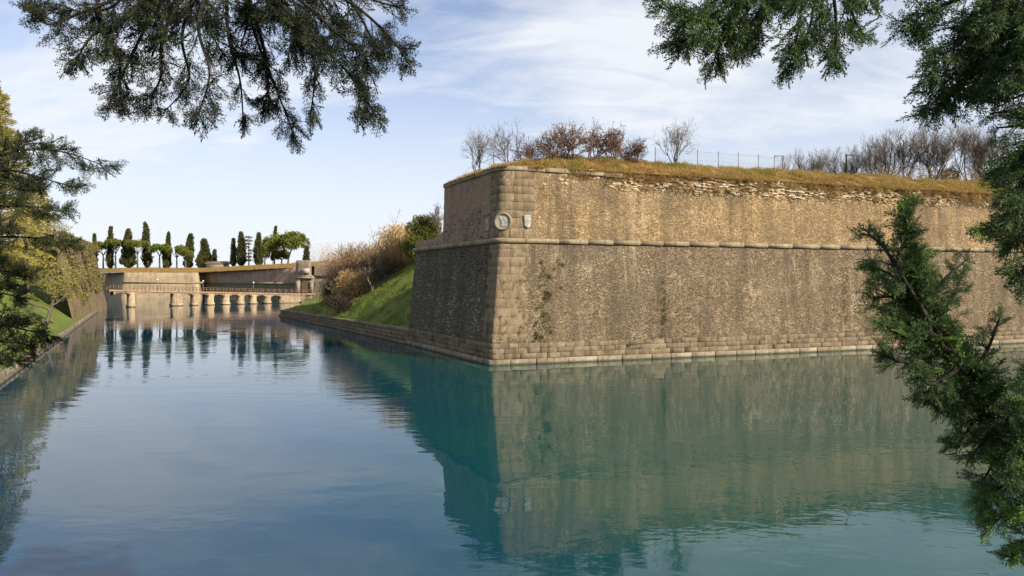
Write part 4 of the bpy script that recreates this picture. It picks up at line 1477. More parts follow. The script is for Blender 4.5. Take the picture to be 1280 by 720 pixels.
# wire fence on the rampart
fence = thing('wire_fence', 'wire mesh fence on thin metal posts along the rampart top', 'fence', top_pt(870, 7))
tops = []
for x, yt in ((819, 184), (845.5, 186), (872, 187), (898, 189), (923, 190.5), (948, 193), (968, 195), (979, 195)):
    b_ = top_pt(x, 7.0); h_ = hgt(b_, yt)
    acc = Acc(); tube(acc, [b_ - [0, 0, 0.3], b_ + [0, 0, h_]], 0.035 if x < 979 else 0.06, 6); obj('post', acc, M['metal'], fence)
    tops.append((b_, h_))
for i in range(len(tops) - 1):
    (b0, h0), (b1, h1) = tops[i], tops[i + 1]
    acc = Acc()
    for f in (0.08, 0.5, 0.92):
        q0, q1 = b0 + [0, 0, h0 * f], b1 + [0, 0, h1 * f]
        tube(acc, [q0, (q0 + q1) / 2 - [0, 0, 0.05], q1], 0.006, 3)
    n = 22
    for k in range(-8, n):                     # diagonal mesh
        for sg in (0, 1):
            f0, f1 = k / n, (k + 8) / n
            f0c, f1c = max(0, f0), min(1, f1)
            if f1c <= f0c: continue
            g0, g1 = (f0c - f0) / (f1 - f0), (f1c - f0) / (f1 - f0)
            if sg: g0, g1 = 1 - g0, 1 - g1
            q0 = b0 + (b1 - b0) * f0c + [0, 0, (h0 * (1 - f0c) + h1 * f0c) * (0.08 + 0.84 * g0)]
            q1 = b0 + (b1 - b0) * f1c + [0, 0, (h0 * (1 - f1c) + h1 * f1c) * (0.08 + 0.84 * g1)]
            tube(acc, [q0, q1], 0.0022, 3, cap=False)
    if i == 6:
        tube(acc, [b0 + [0, 0, h0], b1 + [0, 0, h1]], 0.045, 5)
    obj('wire_mesh', acc, M['metal'], fence)
f2 = thing('broken_fence', 'old leaning fence posts with slack wires near the bastion corner', 'fence', top_pt(640, 4))
prev = None
for x, yt, lean in ((617, 190, 0.0), (634.5, 174, 0.0), (647, 184, 0.35), (649.5, 171, -0.25)):
    b_ = top_pt(x, 4.4); h_ = hgt(b_, yt); e = b_ + [lean, 0, h_]
    acc = Acc(); tube(acc, [b_ - [0, 0, 0.4], e], 0.035, 5); obj('post', acc, M['bark'], f2)
    if prev is not None:
        for f in (0.95, 0.55):
            q0, q1 = prev[0] + (prev[1] - prev[0]) * f, b_ + (e - b_) * f
            acc = Acc(); tube(acc, [q0, (q0 + q1) / 2 - [0, 0, 0.15], q1], 0.007, 3); obj('wire', acc, M['metal'], f2)
    prev = (b_, e)
gp_ = top_pt(1058, 9)
post = thing('utility_pole', 'short dark pole with cross arm among the leafless trees', 'pole', gp_)
acc = Acc(); tube(acc, [gp_, gp_ + [0, 0, hgt(gp_, 193)]], 0.07, 6); obj('pole', acc, M['bark_dark'], post)
e_ = gp_ + [0, 0, hgt(gp_, 194)]
acc = Acc(); tube(acc, [e_ - [0.1, 0, 0], e_ + [0.7, 0, 0.02]], 0.05, 5); obj('cross_arm', acc, M['bark_dark'], post)

# row of leafless trees behind the rampart
protos = []
for k in range(3):
    T, W = bare_tree(np.zeros(3), 16.0, np.random.default_rng(40 + k), spread=0.55, nlev=5, kids=(4, 6), up=0.2, r0=0.22, tw=0.010, bend=0.09)
    zmax = max(v[:, 2].max() for v in W.V); s_ = 16.0 / zmax
    for A_ in (T, W): A_.V = [v * s_ for v in A_.V]
    protos.append((T.mesh('trunk'), W.mesh('crown')))
    protos[-1][0].materials.append(M['bark']); protos[-1][1].materials.append(M['twig'])
ordinal = ['first', 'second', 'third', 'fourth', 'fifth', 'sixth', 'seventh', 'eighth', 'ninth', 'tenth', 'eleventh', 'twelfth', 'thirteenth', 'fourteenth', 'fifteenth']
row = [(992, 186, 112), (1006, 184, 110), (1021, 181, 108), (1037, 180, 106), (1052, 181, 104), (1068, 176, 102), (1083, 169, 100), (1108, 159, 97), (1130, 154, 95), (1153, 152, 93), (1176, 156, 91), (1209, 148, 88), (1226, 151, 86), (1244, 153, 84), (1264, 158, 82)]
for k, (x, yt, Y) in enumerate(row):
    zg = 14.6
    base = np.array([(x - 640) / F * Y, Y, zg])
    h_ = CAMZ + (HOR - yt) * Y / F - zg
    t = thing('bare_tree', f'tall leafless tree, {ordinal[k]} from the left in the row behind the rampart', 'tree', base, 'row of leafless trees behind the rampart')
    t.scale = (h_ / 16 * (0.72 if k < 5 else 0.9),) * 2 + (h_ / 16,)
    t.rotation_euler = (0, 0, k * 1.7)
    for nm, me in zip(('trunk', 'crown'), protos[k % 3]):
        o = bpy.data.objects.new(nm, me); col.objects.link(o); o.parent = t
# brown hedge below them, and a small evergreen
hr = np.random.default_rng(77)
for k, (x, yt, Y, lab) in enumerate(((1100, 208, 86, 'left part of the tangled brown hedge below the leafless trees'), (1135, 207, 85, 'middle part of the tangled brown hedge below the leafless trees'), (1170, 209, 84, 'right part of the tangled brown hedge below the leafless trees'), (1215, 214, 82, 'thin brown hedge near the right conifer'), (1248, 217, 80, 'brown hedge end partly behind the right conifer'))):
    base = np.array([(x - 640) / F * Y, Y, 14.0]); h_ = CAMZ + (HOR - yt) * Y / F - 14.0
    t = thing('hedge', lab, 'hedge', base, 'brown hedge behind the rampart')
    acc = Acc()
    for j in range(6): tube(acc, [base + hr.normal(size=3) * [1.2, .4, 0], base + hr.normal(size=3) * [1.6, .4, 0] + [0, 0, h_ * 0.8]], [0.06, 0.02], 4)
    obj('stems', acc, M['twig'], t)
    acc = Acc(); n = 2600
    P = base + np.stack([hr.uniform(-2.1, 2.1, n), hr.uniform(-1, 1, n), hr.random(n) ** 0.8 * h_ * (0.85 + 0.15 * np.sin(np.arange(n)))], -1)
    diamonds(acc, P, hr.normal(size=(n, 3)) + [0, 0, 0.3], hr.uniform(0.2, 0.55, n), hr.uniform(0.03, 0.10, n), hr.random(n), hr)
    obj('foliage', acc, M['brush'], t)
base = np.array([(1188 - 640) / F * 88, 88, 14.0]); t = thing('evergreen_shrub', 'small dark evergreen dome among the leafless trees', 'shrub', base)
acc = Acc(); tube(acc, [base, base + [0, 0, 4.5]], [0.12, 0.05], 5); obj('stem', acc, M['bark'], t)
acc = Acc(); shell_leaves(acc, base + [0, 0, 5.0], [1.3, 1.3, 2.0], 1500, 0.25, hr, seed=4); obj('foliage', acc, M['evergreen'], t)

# ------------------------------------------------------------------ grass
gr = np.random.default_rng(300)
n = 170000
A_ = 1.3 + 6.0 * gr.random(n) ** 1.3
B_ = 1.4 + 60 * gr.random(n)
lf = gr.random(n) < 0.16
A_[lf] = 1.4 + 11 * gr.random(lf.sum()); B_[lf] = 1.3 + 5 * gr.random(lf.sum()) ** 1.4
XY = ab2xy(A_, B_); Z_ = top_z(A_, B_)
cl = fbm(XY[:, 0] * 1.1, XY[:, 1] * 1.1, seed=31)
keep = cl > 0.36
XY, Z_, cl, A_, B_ = XY[keep], Z_[keep], cl[keep], A_[keep], B_[keep]
n = len(XY)
D = gr.normal(size=(n, 3)) * 0.45 + np.array([0, 0, 0.9])
edge = 1 - sstep(1.3, 2.6, A_)
D[:, :2] += nr * (0.9 * edge)[:, None]
D[:, 2] -= 0.9 * edge
edgel = 1 - sstep(1.3, 2.0, B_)
D[:, 2] -= 0.5 * edgel
Lb = (0.20 + 0.75 * np.clip(cl - 0.36, 0, 1) * 1.6) * gr.uniform(0.6, 1.3, n) * (1 - 0.65 * edgel)
acc = Acc()
Lb = Lb * (1 - edge + edge * np.clip(1.9 * fbm(B_ * 0.45, B_ * 0 + 3, seed=88) - 0.55, 0.1, 0.9))
blades(acc, np.concatenate([XY, Z_[:, None] - 0.03], -1), D, Lb, gr.uniform(0.015, 0.04, n), np.clip(gr.random(n) * 0.55 + (cl - 0.5) * 1.3 + 0.2, 0, 1), gr)
# tufts hanging over the ragged wall head
nt_ = 260
for k in range(150):
    s_ = gr.uniform(6, 60); dz = gr.uniform(-0.75, 0.15) * min(1, (s_ - 4) / 6) * float(np.clip(2.4 * vnoise(s_ * 0.6, 2.0, seed=89) - 0.4, 0.1, 1.3))
    c_, n_ = wallpt(s_, 14.2 + dz, 0.02); c_ = c_.ravel(); n_ = n_.ravel()
    m_ = int(gr.integers(40, 130)); w_ = gr.uniform(0.15, 0.5)
    tt_ = np.array([*ur, 0])
    C_ = c_ + tt_ * (gr.normal(size=m_) * w_)[:, None] + np.array([0, 0, 1]) * (gr.normal(size=m_) * 0.12)[:, None]
    Dd = n_ * gr.uniform(0.3, 0.9, (m_, 1)) + gr.normal(size=(m_, 3)) * 0.4 - np.array([0, 0, 1]) * gr.uniform(0, 1.1, (m_, 1))
    blades(acc, C_, Dd, gr.uniform(0.15, 0.42, m_), gr.uniform(0.012, 0.03, m_), np.clip(gr.uniform(0, 0.5, m_) + gr.uniform(-0.2, 0.2), 0, 1), gr)
tag(obj('dry_grass', acc, M['dry_grass']), 'dry tawny grass covering the top of the bastion and hanging over its edge', 'grass', kind='stuff')

n = 70000
A_ = 13 + 66 * gr.random(n) ** 1.4; q = 0.6 + 11.5 * gr.random(n)
B_ = edge_b(A_) + q
XY = ab2xy(A_, B_); Z_ = land_z(A_, B_)
cl = fbm(XY[:, 0] * 0.8, XY[:, 1] * 0.8, seed=33)
acc = Acc()
blades(acc, np.concatenate([XY, Z_[:, None] - 0.02], -1), gr.normal(size=(n, 3)) * 0.4 + [-0.2, -0.1, 0.9], (0.12 + 0.75 * np.clip(cl - 0.42, 0, 1)) * gr.uniform(0.6, 1.4, n), gr.uniform(0.015, 0.035, n), np.clip(cl * 0.9 + gr.normal(size=n) * 0.2 - 0.05, 0, 1), gr)
for k in range(420):                          # rank tufts and dead stalks
    a0 = 13 + 60 * gr.random() ** 1.5; q0 = 0.6 + 10.5 * gr.random(); m_ = int(gr.integers(20, 60)); w_ = gr.uniform(0.1, 0.4)
    A1_ = a0 + gr.normal(size=m_) * w_; B1_ = edge_b(A1_) + np.maximum(q0 + gr.normal(size=m_) * w_, 0.35)
    C_ = np.concatenate([ab2xy(A1_, B1_), land_z(A1_, B1_)[:, None] - 0.03], -1)
    blades(acc, C_, gr.normal(size=(m_, 3)) * 0.5 + [-0.25, -0.15, 0.8], gr.uniform(0.2, 0.6, m_), gr.uniform(0.02, 0.05, m_), np.clip(gr.choice([0.05, 0.3, 0.9, 1.0]) + gr.normal(size=m_) * 0.12, 0, 1), gr)
tag(obj('bank_grass', acc, M['grass']), 'short green grass on the embankment beside the bastion', 'grass', kind='stuff')
n = 60000
p_ = -12 + 85 * gr.random(n); q = 0.85 + 12 * gr.random(n)
XY = bank_xy(p_, q); Z_ = bank_z(p_, q)
cl = fbm(XY[:, 0] * 0.8, XY[:, 1] * 0.8, seed=34)
acc = Acc()
blades(acc, np.concatenate([XY, Z_[:, None] - 0.02], -1), gr.normal(size=(n, 3)) * 0.4 + [0, 0, 0.9], (0.08 + 0.25 * np.clip(cl - 0.4, 0, 1)) * gr.uniform(0.6, 1.4, n), gr.uniform(0.012, 0.03, n), np.clip(cl * 0.9 + gr.normal(size=n) * 0.2 - 0.02, 0, 1), gr)
tag(obj('bank_grass', acc, M['grass']), 'sunlit green grass on the left canal bank', 'grass', kind='stuff')

# weeds rooted in the masonry
acc = Acc()
def weed(s_, z_, n, w, l):
    c_, n_ = wallpt(s_ + gr.normal(size=n) * w, z_ + gr.normal(size=n) * w * 1.1, 0.05)
    diamonds(acc, c_, n_ + gr.normal(size=(n, 3)) * 0.7 + [0, 0, 0.2], gr.uniform(0.6, 1.4, n) * l, gr.uniform(0.5, 1.1, n) * l * 0.5, gr.random(n), gr)
for k in range(46): weed(3.0 + abs(gr.normal()) * 0.9, gr.choice([6.4, 4.9, 4.4, 3.4, 2.1, 1.8]) + gr.normal() * 0.45, int(gr.integers(15, 60)), gr.uniform(0.05, 0.18), 0.11)
for k in range(46): weed(gr.uniform(0.4, 2.2), gr.uniform(0.5, 6), 12, 0.05, 0.09)
for s0_, lo, hi in ((13.7, 1.5, 6.0), (31.5, 2.0, 7.0)):
    for k in range(46): weed(s0_ + gr.normal() * 0.12, gr.uniform(lo, hi), int(gr.integers(4, 22)), 0.07, 0.08)
for k in range(90): weed(gr.uniform(2, 54), gr.choice([0.42, 0.78, 1.15, 1.52]), int(gr.integers(5, 22)), 0.06, 0.08)
for k in range(26): weed(gr.uniform(0, 54), gr.choice([9.1, 8.6]), int(gr.integers(4, 18)), 0.07, 0.07)
for k in range(36): weed(gr.uniform(5, 54), 13.6 + gr.normal() * 0.25, int(gr.integers(20, 60)), 0.14, 0.12)
for k in range(10): weed(gr.uniform(-1.6, 0), gr.uniform(2, 8), int(gr.integers(10, 40)), 0.12, 0.12)
tag(obj('wall_weeds', acc, M['weed']), 'small green weeds rooted in the joints of the bastion wall', 'weeds', kind='stuff')

acc = Acc(); n = 16000
f_ = gr.random(n) * 3.2 + 0.8
ix_ = f_ / 4 * 59
dbk = 0.2 + 7 * gr.random(n) ** 1.5
bx_ = np.stack([np.interp(f_, fd, fr[:, 0]) - 0.28 * dbk, np.interp(f_, fd, fr[:, 1]) + dbk], -1)
zz_ = np.interp(f_, fd, hz) + np.interp(dbk, [0, 1.5, 4, 9], [0, 0.45, 1.3, 1.6])
cl = fbm(bx_[:, 0] * 0.5, bx_[:, 1] * 0.5, seed=39)
blades(acc, np.concatenate([bx_, zz_[:, None] - 0.1], -1), gr.normal(size=(n, 3)) * 0.4 + [0, -0.25, 0.8], (0.2 + 1.2 * np.clip(cl - 0.4, 0, 1)) * gr.uniform(0.6, 1.4, n), gr.uniform(0.05, 0.12, n), np.clip(cl * 1.3 - 0.1 + gr.normal(size=n) * 0.2, 0, 1), gr)
tag(obj('dry_grass', acc, M['dry_grass']), 'tufted grass on the far ramparts under the cypresses', 'grass', kind='stuff')
# ------------------------------------------------------------------ embankment growth
er = np.random.default_rng(410)
# tall dry reeds
acc = Acc()
def reeds(x, q, n, h, spread, rg):
    c = land_pt(x, q)
    P = c + np.stack([rg.normal(size=n) * spread, rg.normal(size=n) * spread, np.zeros(n)], -1)
    L = h * rg.uniform(0.7, 1.05, n)
    D = nrm(rg.normal(size=(n, 3)) * 0.13 + [0, 0, 1])
    v = rg.random(n)
    diamonds(acc, P - [0, 0, 0.2], D, L, rg.uniform(0.03, 0.06, n), v * 0.7, rg)
    for k in range(4):                       # blades and plume along each cane
        f = rg.uniform(0.35, 0.95, n)
        diamonds(acc, P + D * (L * f)[:, None], D * 0.8 + rg.normal(size=(n, 3)) * 0.55, rg.uniform(0.35, 0.8, n), rg.uniform(0.03, 0.07, n), np.clip(v + rg.normal(size=n) * 0.2, 0, 1), rg)
    diamonds(acc, P + D * (L * 0.95)[:, None], D + rg.normal(size=(n, 3)) * 0.25, rg.uniform(0.4, 0.7, n), rg.uniform(0.08, 0.16, n), np.clip(v + 0.25, 0, 1), rg)
def top_to(x, q, yt):
    c = land_pt(x, q); return CAMZ + (HOR - yt) * c[1] / F - c[2]
for x, q, yt, n in ((505, 9.5, 284, 320), (515, 9.6, 294, 260), (497, 9.5, 283, 320), (488, 9.5, 290, 280), (478, 11, 301, 160), (468, 11.5, 304, 150), (458, 12, 303, 140), (512, 10, 308, 120), (500, 9.5, 312, 120), (490, 9.4, 320, 110)):
    reeds(x, q, n, max(1.5, top_to(x, q, yt)), 0.75, er)
tag(obj('reed_bed', acc, M['reed']), 'tall golden dry reeds along the crest of the embankment', 'reeds', kind='stuff')
acc = Acc()
for x, q, yt, n in ((398, 9, 306, 120), (408, 10, 303, 120), (416, 10, 307, 110), (424, 11, 312, 110), (433, 11, 314, 100)):
    reeds(x, q, n, max(1.5, top_to(x, q, yt)), 0.9, er)
tag(obj('reed_bed', acc, M['reed']), 'golden dry reeds standing before the far brown wall', 'reeds', kind='stuff')

# dry tangled brush: mounds of stems and dead leaves
def brush(label, x, q, yt, wpx, n, rg, mat, name='dry_shrub', leaf=(0.2, 0.6), slim=0.13, flat=0.55):
    c = land_pt(x, q); h = CAMZ + (HOR - yt) * c[1] / F - c[2]; R = wpx / F * c[1] / 2
    t = thing(name, label, 'shrub', c, 'brush on the embankment')
    A1 = Acc()
    for k in range(22):
        e = c + np.array([rg.normal() * R * 0.6, rg.normal() * R * 0.45, h * rg.uniform(0.5, 1.0)])
        tube(A1, [c + rg.normal(size=3) * [0.25, 0.25, 0], (c + e) / 2 + rg.normal(size=3) * 0.15 * R, e], [0.05, 0.03, 0.012], 4)
    obj('stems', A1, M['twig'], t)
    A1 = Acc()
    nb = 9
    for k in range(nb):
        cc = c + np.array([rg.uniform(-0.62, 0.62) * R, rg.uniform(-0.4, 0.4) * R, h * rg.uniform(0.2, 0.72)])
        d = nrm(rg.normal(size=(n // nb, 3)))
        m = len(d)
        lum = fbm(d[:, 0] * 3 + k, d[:, 1] * 3, d[:, 2] * 3, oct=3, seed=k)
        P = cc + d * np.array([R * 0.5, R * 0.5, h * 0.34]) * (rg.random((m, 1)) ** 0.5) * (0.6 + 0.8 * lum[:, None])
        P[:, 2] = np.maximum(P[:, 2], c[2] + 0.05)
        diamonds(A1, P, d * 0.6 + rg.normal(size=(m, 3)) * 0.5 + [0, 0, 0.5], rg.uniform(*leaf, m), rg.uniform(*leaf, m) * slim, np.clip(lum * 0.9 + rg.normal(size=m) * 0.25, 0, 1), rg)
    obj('foliage', A1, mat, t)


brush('tangled tan brush at the left foot of the tall reeds', 432, 6.0, 314, 70, 11000, er, M['brush'])
brush('tan brush piled up in the middle of the embankment', 455, 6.4, 306, 70, 11000, er, M['brush'])
brush('pinkish dry brush directly behind the small leafless tree', 474, 7.0, 310, 62, 10000, er, M['brush'])
brush('grey brown brush climbing towards the reeds', 491, 8.0, 322, 40, 6000, er, M['brush'])
brush('straw coloured brush low on the slope above the dark bush', 446, 4.0, 334, 62, 8000, er, M['reed'])
brush('dry brush at the far left end of the embankment', 416, 5.5, 328, 40, 5000, er, M['brush'])
M['dark_bush'] = mat_leaf('dark_bush_leaf', [(0.0, (0.018, 0.015, 0.012)), (0.6, (0.045, 0.036, 0.028)), (1.0, (0.085, 0.066, 0.05))], 0.1)
brush('dark rounded bush at the water end of the green slope', 428, 1.7, 368, 52, 8000, er, M['dark_bush'], 'dark_bush', (0.15, 0.4), 0.16)
brush('small dark green bush left of the tan brush', 412, 4.2, 352, 18, 1500, er, M['evergreen'], 'green_bush', (0.2, 0.4), 0.4)

p = land_pt(466, 4.6)
bare('small_tree', 'small leafless spreading tree standing on the green slope', p, hgt(p, 318), np.random.default_rng(12), nlev=4, spread=0.75, kids=(4, 6), up=0.15, stems=2, mat=M['twig'], tw=0.012)
p = land_pt(479, 16)
bare('bare_tree', 'gnarled leafless tree rising behind the golden reeds', p, hgt(p, 262), np.random.default_rng(13), nlev=4, spread=0.8, kids=(4, 6), up=0.08, r0=0.2, tw=0.018)
p = land_pt(440, 20)
bare('bare_tree', 'faint leafless tree behind the left reeds', p, hgt(p, 296), np.random.default_rng(14), nlev=4, spread=0.7, kids=(4, 6), up=0.12, tw=0.018)

# rounded evergreen oak behind the crest
c = px(531, 284, 84); base = np.array([c[0], 84, 9.5])
t = thing('evergreen_tree', 'dense rounded evergreen tree behind the reeds beside the bastion', 'tree', base)
acc = Acc(); tube(acc, [base - [0, 0, 1], base + [0.2, 0, 2.5], base + [0, 0, 4]], [0.35, 0.28, 0.2], 7)
for k in range(5): tube(acc, [base + [0, 0, 2.4], base + [math.cos(k * 1.3) * 1.8, math.sin(k * 1.3) * 1.8, 4.2]], [0.16, 0.06], 5)
obj('trunk', acc, M['bark'], t)
acc = Acc()
for k in range(64):
    a_ = er.random() * 6.28; q_ = math.sqrt(er.random()); zz = er.random()
    R_ = 3.1 * math.sqrt(max(0.05, 1 - (zz * 0.95) ** 2))
    cc = np.array([c[0] + math.cos(a_) * q_ * R_ * 0.85, 84 + math.sin(a_) * q_ * R_ * 0.85, 8.8 + zz * 4.6])
    shell_leaves(acc, cc, [0.95, 0.95, 0.75], 420, 0.2, er, seed=k)
obj('crown', acc, M['evergreen'], t)

# ------------------------------------------------------------------ left bank trees
lr = np.random.default_rng(520)
def bank_pt(x, q):
    r = (x - 640) / F
    pp_ = np.linspace(-40, 120, 3000); XY_ = bank_xy(pp_, q)
    i = np.argmin(np.abs(XY_[:, 0] - r * XY_[:, 1]))
    return np.array([*XY_[i], float(bank_z(pp_[i:i + 1], np.array([q]))[0]) - 0.1])


def tier_conifer(label, base, h, R, rg, mat, n_br=90, per=260, leaf=0.3, name='cedar_tree', droop=0.25, taper=0.75, z0=0.12, bark=None):
    t = thing(name, label, 'tree', base)
    A1 = Acc(); base = np.asarray(base, float)
    tube(A1, [base - [0, 0, 0.5], base + [0, 0, h * 0.5], base + [0, 0, h * 0.97]], [h * 0.022, h * 0.013, 0.03], 8)
    A2 = Acc()
    for k in range(n_br):
        f = z0 + (1 - z0) * (k + rg.random()) / n_br
        az = k * 2.4 + rg.normal() * 0.3
        L = R * ((1 - f) ** taper * 0.92 + 0.06) * rg.uniform(0.75, 1.12)
        o_ = base + [0, 0, h * f]
        u = np.array([math.cos(az), math.sin(az), 0.12])
        e = o_ + u * L - [0, 0, droop * L * L / R]
        m_ = (o_ + e) / 2 + [0, 0, 0.12 * L]
        tube(A1, [o_, m_, e], [0.02 + 0.012 * L, 0.02 + 0.006 * L, 0.012], 4)
        n = int(per * (0.35 + L / R))
        g = rg.uniform(0.18, 1.05, n)
        C_ = (1 - g)[:, None] ** 2 * o_ + (2 * g * (1 - g))[:, None] * m_ + (g ** 2)[:, None] * e
        sdv = np.array([-u[1], u[0], 0])
        lat = rg.normal(size=n) * 0.24 * L * (0.35 + 0.65 * np.sin(np.clip(g, 0, 1) * math.pi * 0.85))
        C_ = C_ + sdv * lat[:, None] + np.array([0, 0, 1]) * (rg.normal(size=n) * 0.10 - np.abs(lat) * 0.25)[:, None]
        D_ = u + sdv * np.sign(lat)[:, None] * 0.8 + rg.normal(size=(n, 3)) * 0.4 - [0, 0, 0.15]
        lum = fbm(C_[:, 0] * 1.2, C_[:, 1] * 1.2, C_[:, 2] * 1.2, oct=2, seed=3)
        diamonds(A2, C_, D_, rg.uniform(0.6, 1.4, n) * leaf, rg.uniform(0.6, 1.2, n) * leaf * 0.38, np.clip(lum * 1.1 - 0.05 + rg.normal(size=n) * 0.15, 0, 1), rg)
    obj('trunk', A1, bark or M['bark'], t)
    obj('crown', A2, mat, t)
    return t


b_ = bank_pt(-14, 10.0); print('cedar', b_)
tier_conifer('tall golden green cedar sunlit behind the dark left branches', b_, hgt(b_, 92), 8.0, lr, M['gold'], 150, 420, 0.34)
b_ = bank_pt(48, 11.0); print('cedar2', b_)
tier_conifer('lower yellow green conifer right of the tall golden cedar', b_, hgt(b_, 228), 5.6, lr, M['gold'], 100, 340, 0.34, taper=0.6)


def loose_tree(label, base, h, R, rg, mat, n, leaf, lean=(0, 0), name='small_tree', trunkmat=None, zlow=0.35, nlev=3, spread=0.8):
    t = thing(name, label, 'tree', base)
    base = np.asarray(base, float)
    T, W = bare_tree(base, h, rg, spread=spread, nlev=nlev, kids=(4, 6), up=0.1, tw=0.015, r0=0.16, bend=0.15)
    zmax = max(v[:, 2].max() for v in W.V); k = h / (zmax - base[2])
    for A_ in (T, W):
        V2_ = []
        for v in A_.V:
            v = base + (v - base) * k
            v = v + np.stack([(v[:, 2] - base[2]) * lean[0], (v[:, 2] - base[2]) * lean[1], 0 * v[:, 2]], -1)
            V2_.append(v)
        A_.V = V2_
    co = np.concatenate(W.V)
    T.add(np.concatenate(W.V), np.concatenate(W.Q), np.concatenate(W.T) if W.T else None, 0.5)
    obj('trunk', T, trunkmat or M['bark'], t)
    co = co[co[:, 2] > base[2] + h * zlow * 0.8]
    P = co[rg.integers(0, len(co), n)] + rg.normal(size=(n, 3)) * 0.16
    lum = fbm(P[:, 0], P[:, 1], P[:, 2], oct=3, seed=9)
    A1 = Acc(); diamonds(A1, P, rg.normal(size=(n, 3)) + [0, 0, -0.2], rg.uniform(0.6, 1.4, n) * leaf, rg.uniform(0.6, 1.2, n) * leaf * 0.5, np.clip(lum * 1.2 - 0.1 + rg.normal(size=n) * 0.2, 0, 1), rg)
    obj('crown', A1, mat, t)
    return t


b_ = px(57, 404, 74)
loose_tree('small leaning tree with ivy trunk on the sunlit left bank', b_ - [0, 0, 0.3], 7.4, 4, np.random.default_rng(31), M['olive'], 3000, 0.19, (0.2, 0), zlow=0.5, spread=0.55)
for x, q, yt, n, sd_, lab in ((30, 7.5, 292, 5200, 32, 'loose yellow green tree behind the leaning one'), (54, 8.5, 282, 5600, 33, 'bushy yellow tree left of the high canal wall'),
                           (74, 9.0, 286, 5600, 34, 'yellow brown tree leaning over the canal wall'), (92, 9.0, 300, 3000, 35, 'small bushy tree at the top end of the canal wall'), (10, 9.0, 300, 5000, 36, 'olive tree low behind the golden cedar')):
    b_ = bank_pt(x, q)
    loose_tree(lab, b_, hgt(b_, yt), 4, np.random.default_rng(sd_), M['olive'], n, 0.26, (0, 0), zlow=0.15, spread=0.9)
b_ = bank_pt(98, 9)
bare('bare_tree', 'thin leafless saplings above the canal wall', b_, hgt(b_, 262), np.random.default_rng(38), stems=3, nlev=3, spread=0.5, tw=0.012)
# ivy and brush tumbling over the canal wall
acc = Acc(); n = 9000
n = 16000; pp_ = 66 + 51 * lr.random(n) ** 0.8; f = lr.random(n) ** 1.5
cl = fbm(pp_ * 0.25, f * 3, seed=50)
kp_ = (cl > 0.56) | (f < 0.12); pp_, f, cl = pp_[kp_], f[kp_], cl[kp_]; n = len(pp_)
zz = 12.9 - f * 9; q_ = 0.55 - 2.25 * (pp_ - 64) / 54 + 2.8 * (zz + 3.5) / 15.8 - 0.15 - 0.5 * lr.random(n)
XY_ = bank_xy(pp_, q_)
diamonds(acc, np.concatenate([XY_, zz[:, None]], -1), lr.normal(size=(n, 3)) + np.array([*(-ln), -0.6]), lr.uniform(0.25, 0.6, n), lr.uniform(0.12, 0.3, n), np.clip(cl + lr.normal(size=n) * 0.2, 0, 1), lr)
tag(obj('wall_ivy', acc, M['creeper']), 'yellow green creeper hanging over the high wall on the left', 'ivy', kind='stuff')

# ------------------------------------------------------------------ near conifers: sprays of scale-leaved twigs
def make_spray(rg, n_side=8):
    """unit spray along +x in the xy plane: returns arrays of base, dir, len, width (diamonds)"""
    C_, D_, L_, W_ = [], [], [], []
    for i in range(7):                       # axis
        f = i / 7; C_.append([f, 0, -0.12 * f * f]); D_.append([1, rg.normal() * 0.1, -0.2 * f]); L_.append(0.24); W_.append(0.045)
    for i in range(n_side * 2):
        f = 0.04 + 0.9 * (i / (n_side * 2)); sg = 1 if i % 2 else -1
        L = (0.46 * (1 - f) ** 0.8 + 0.10) * rg.uniform(0.7, 1.15)
        ang = rg.uniform(0.5, 0.9)
        d = np.array([math.cos(ang), sg * math.sin(ang), rg.normal() * 0.25 - 0.05])
        o_ = np.array([f, 0, -0.12 * f * f])
        m = max(1, int(L / 0.13))
        for j in range(m):
            g = j / m
            c = o_ + d * L * g
            C_.append(c); D_.append(d + rg.normal(size=3) * 0.15); L_.append(0.20); W_.append(0.042)
            if L > 0.14:
                s2 = 1 if (i + j) % 2 else -1
                a2 = rg.uniform(0.5, 0.95) * s2
                d2 = np.array([d[0] * math.cos(a2) - d[1] * math.sin(a2), d[0] * math.sin(a2) + d[1] * math.cos(a2), rg.normal() * 0.35])
                C_.append(c + d * 0.05); D_.append(d2); L_.append(0.21 * rg.uniform(0.6, 1.25) * (1 - 0.4 * g)); W_.append(0.038)
    return np.array(C_), np.array(D_), np.array(L_), np.array(W_)


nrg = np.random.default_rng(900)
SPR = [make_spray(nrg) for _ in range(5)]


def add_sprays(acc, P, D, size, rg, var, roll=None, wmul=1.0):
    """instances of the spray at P, pointing along D"""
    P = np.asarray(P); D = nrm(D); N = len(P)
    size = np.broadcast_to(np.asarray(size, float), (N,))
    which = rg.integers(0, len(SPR), N)
    nn = rg.normal(size=(N, 3)) + np.array([0, 0, 0.6])
    Y = nrm(np.cross(nn, D)); Zv = np.cross(D, Y)
    for k in range(len(SPR)):
        i = np.where(which == k)[0]
        if not len(i): continue
        C_, Dd, L_, W_ = SPR[k]
        R_ = np.stack([D[i], Y[i], Zv[i]], 1)        # rows are local axes
        Cw = P[i][:, None, :] + size[i][:, None, None] * np.einsum('mk,nkj->nmj', C_, R_)
        Dw = np.einsum('mk,nkj->nmj', nrm(Dd), R_)
        sz = size[i][:, None]
        vv_ = np.clip(np.broadcast_to(np.asarray(var, float), (N,))[i][:, None] + rg.normal(size=(len(i), len(C_))) * 0.10 + 0.15 * (C_[:, 0] - 0.5)[None], 0, 1)
        diamonds(acc, Cw.reshape(-1, 3), Dw.reshape(-1, 3), (sz * L_[None]).ravel(), (sz * W_[None] * wmul).ravel(), vv_.ravel(), rg)


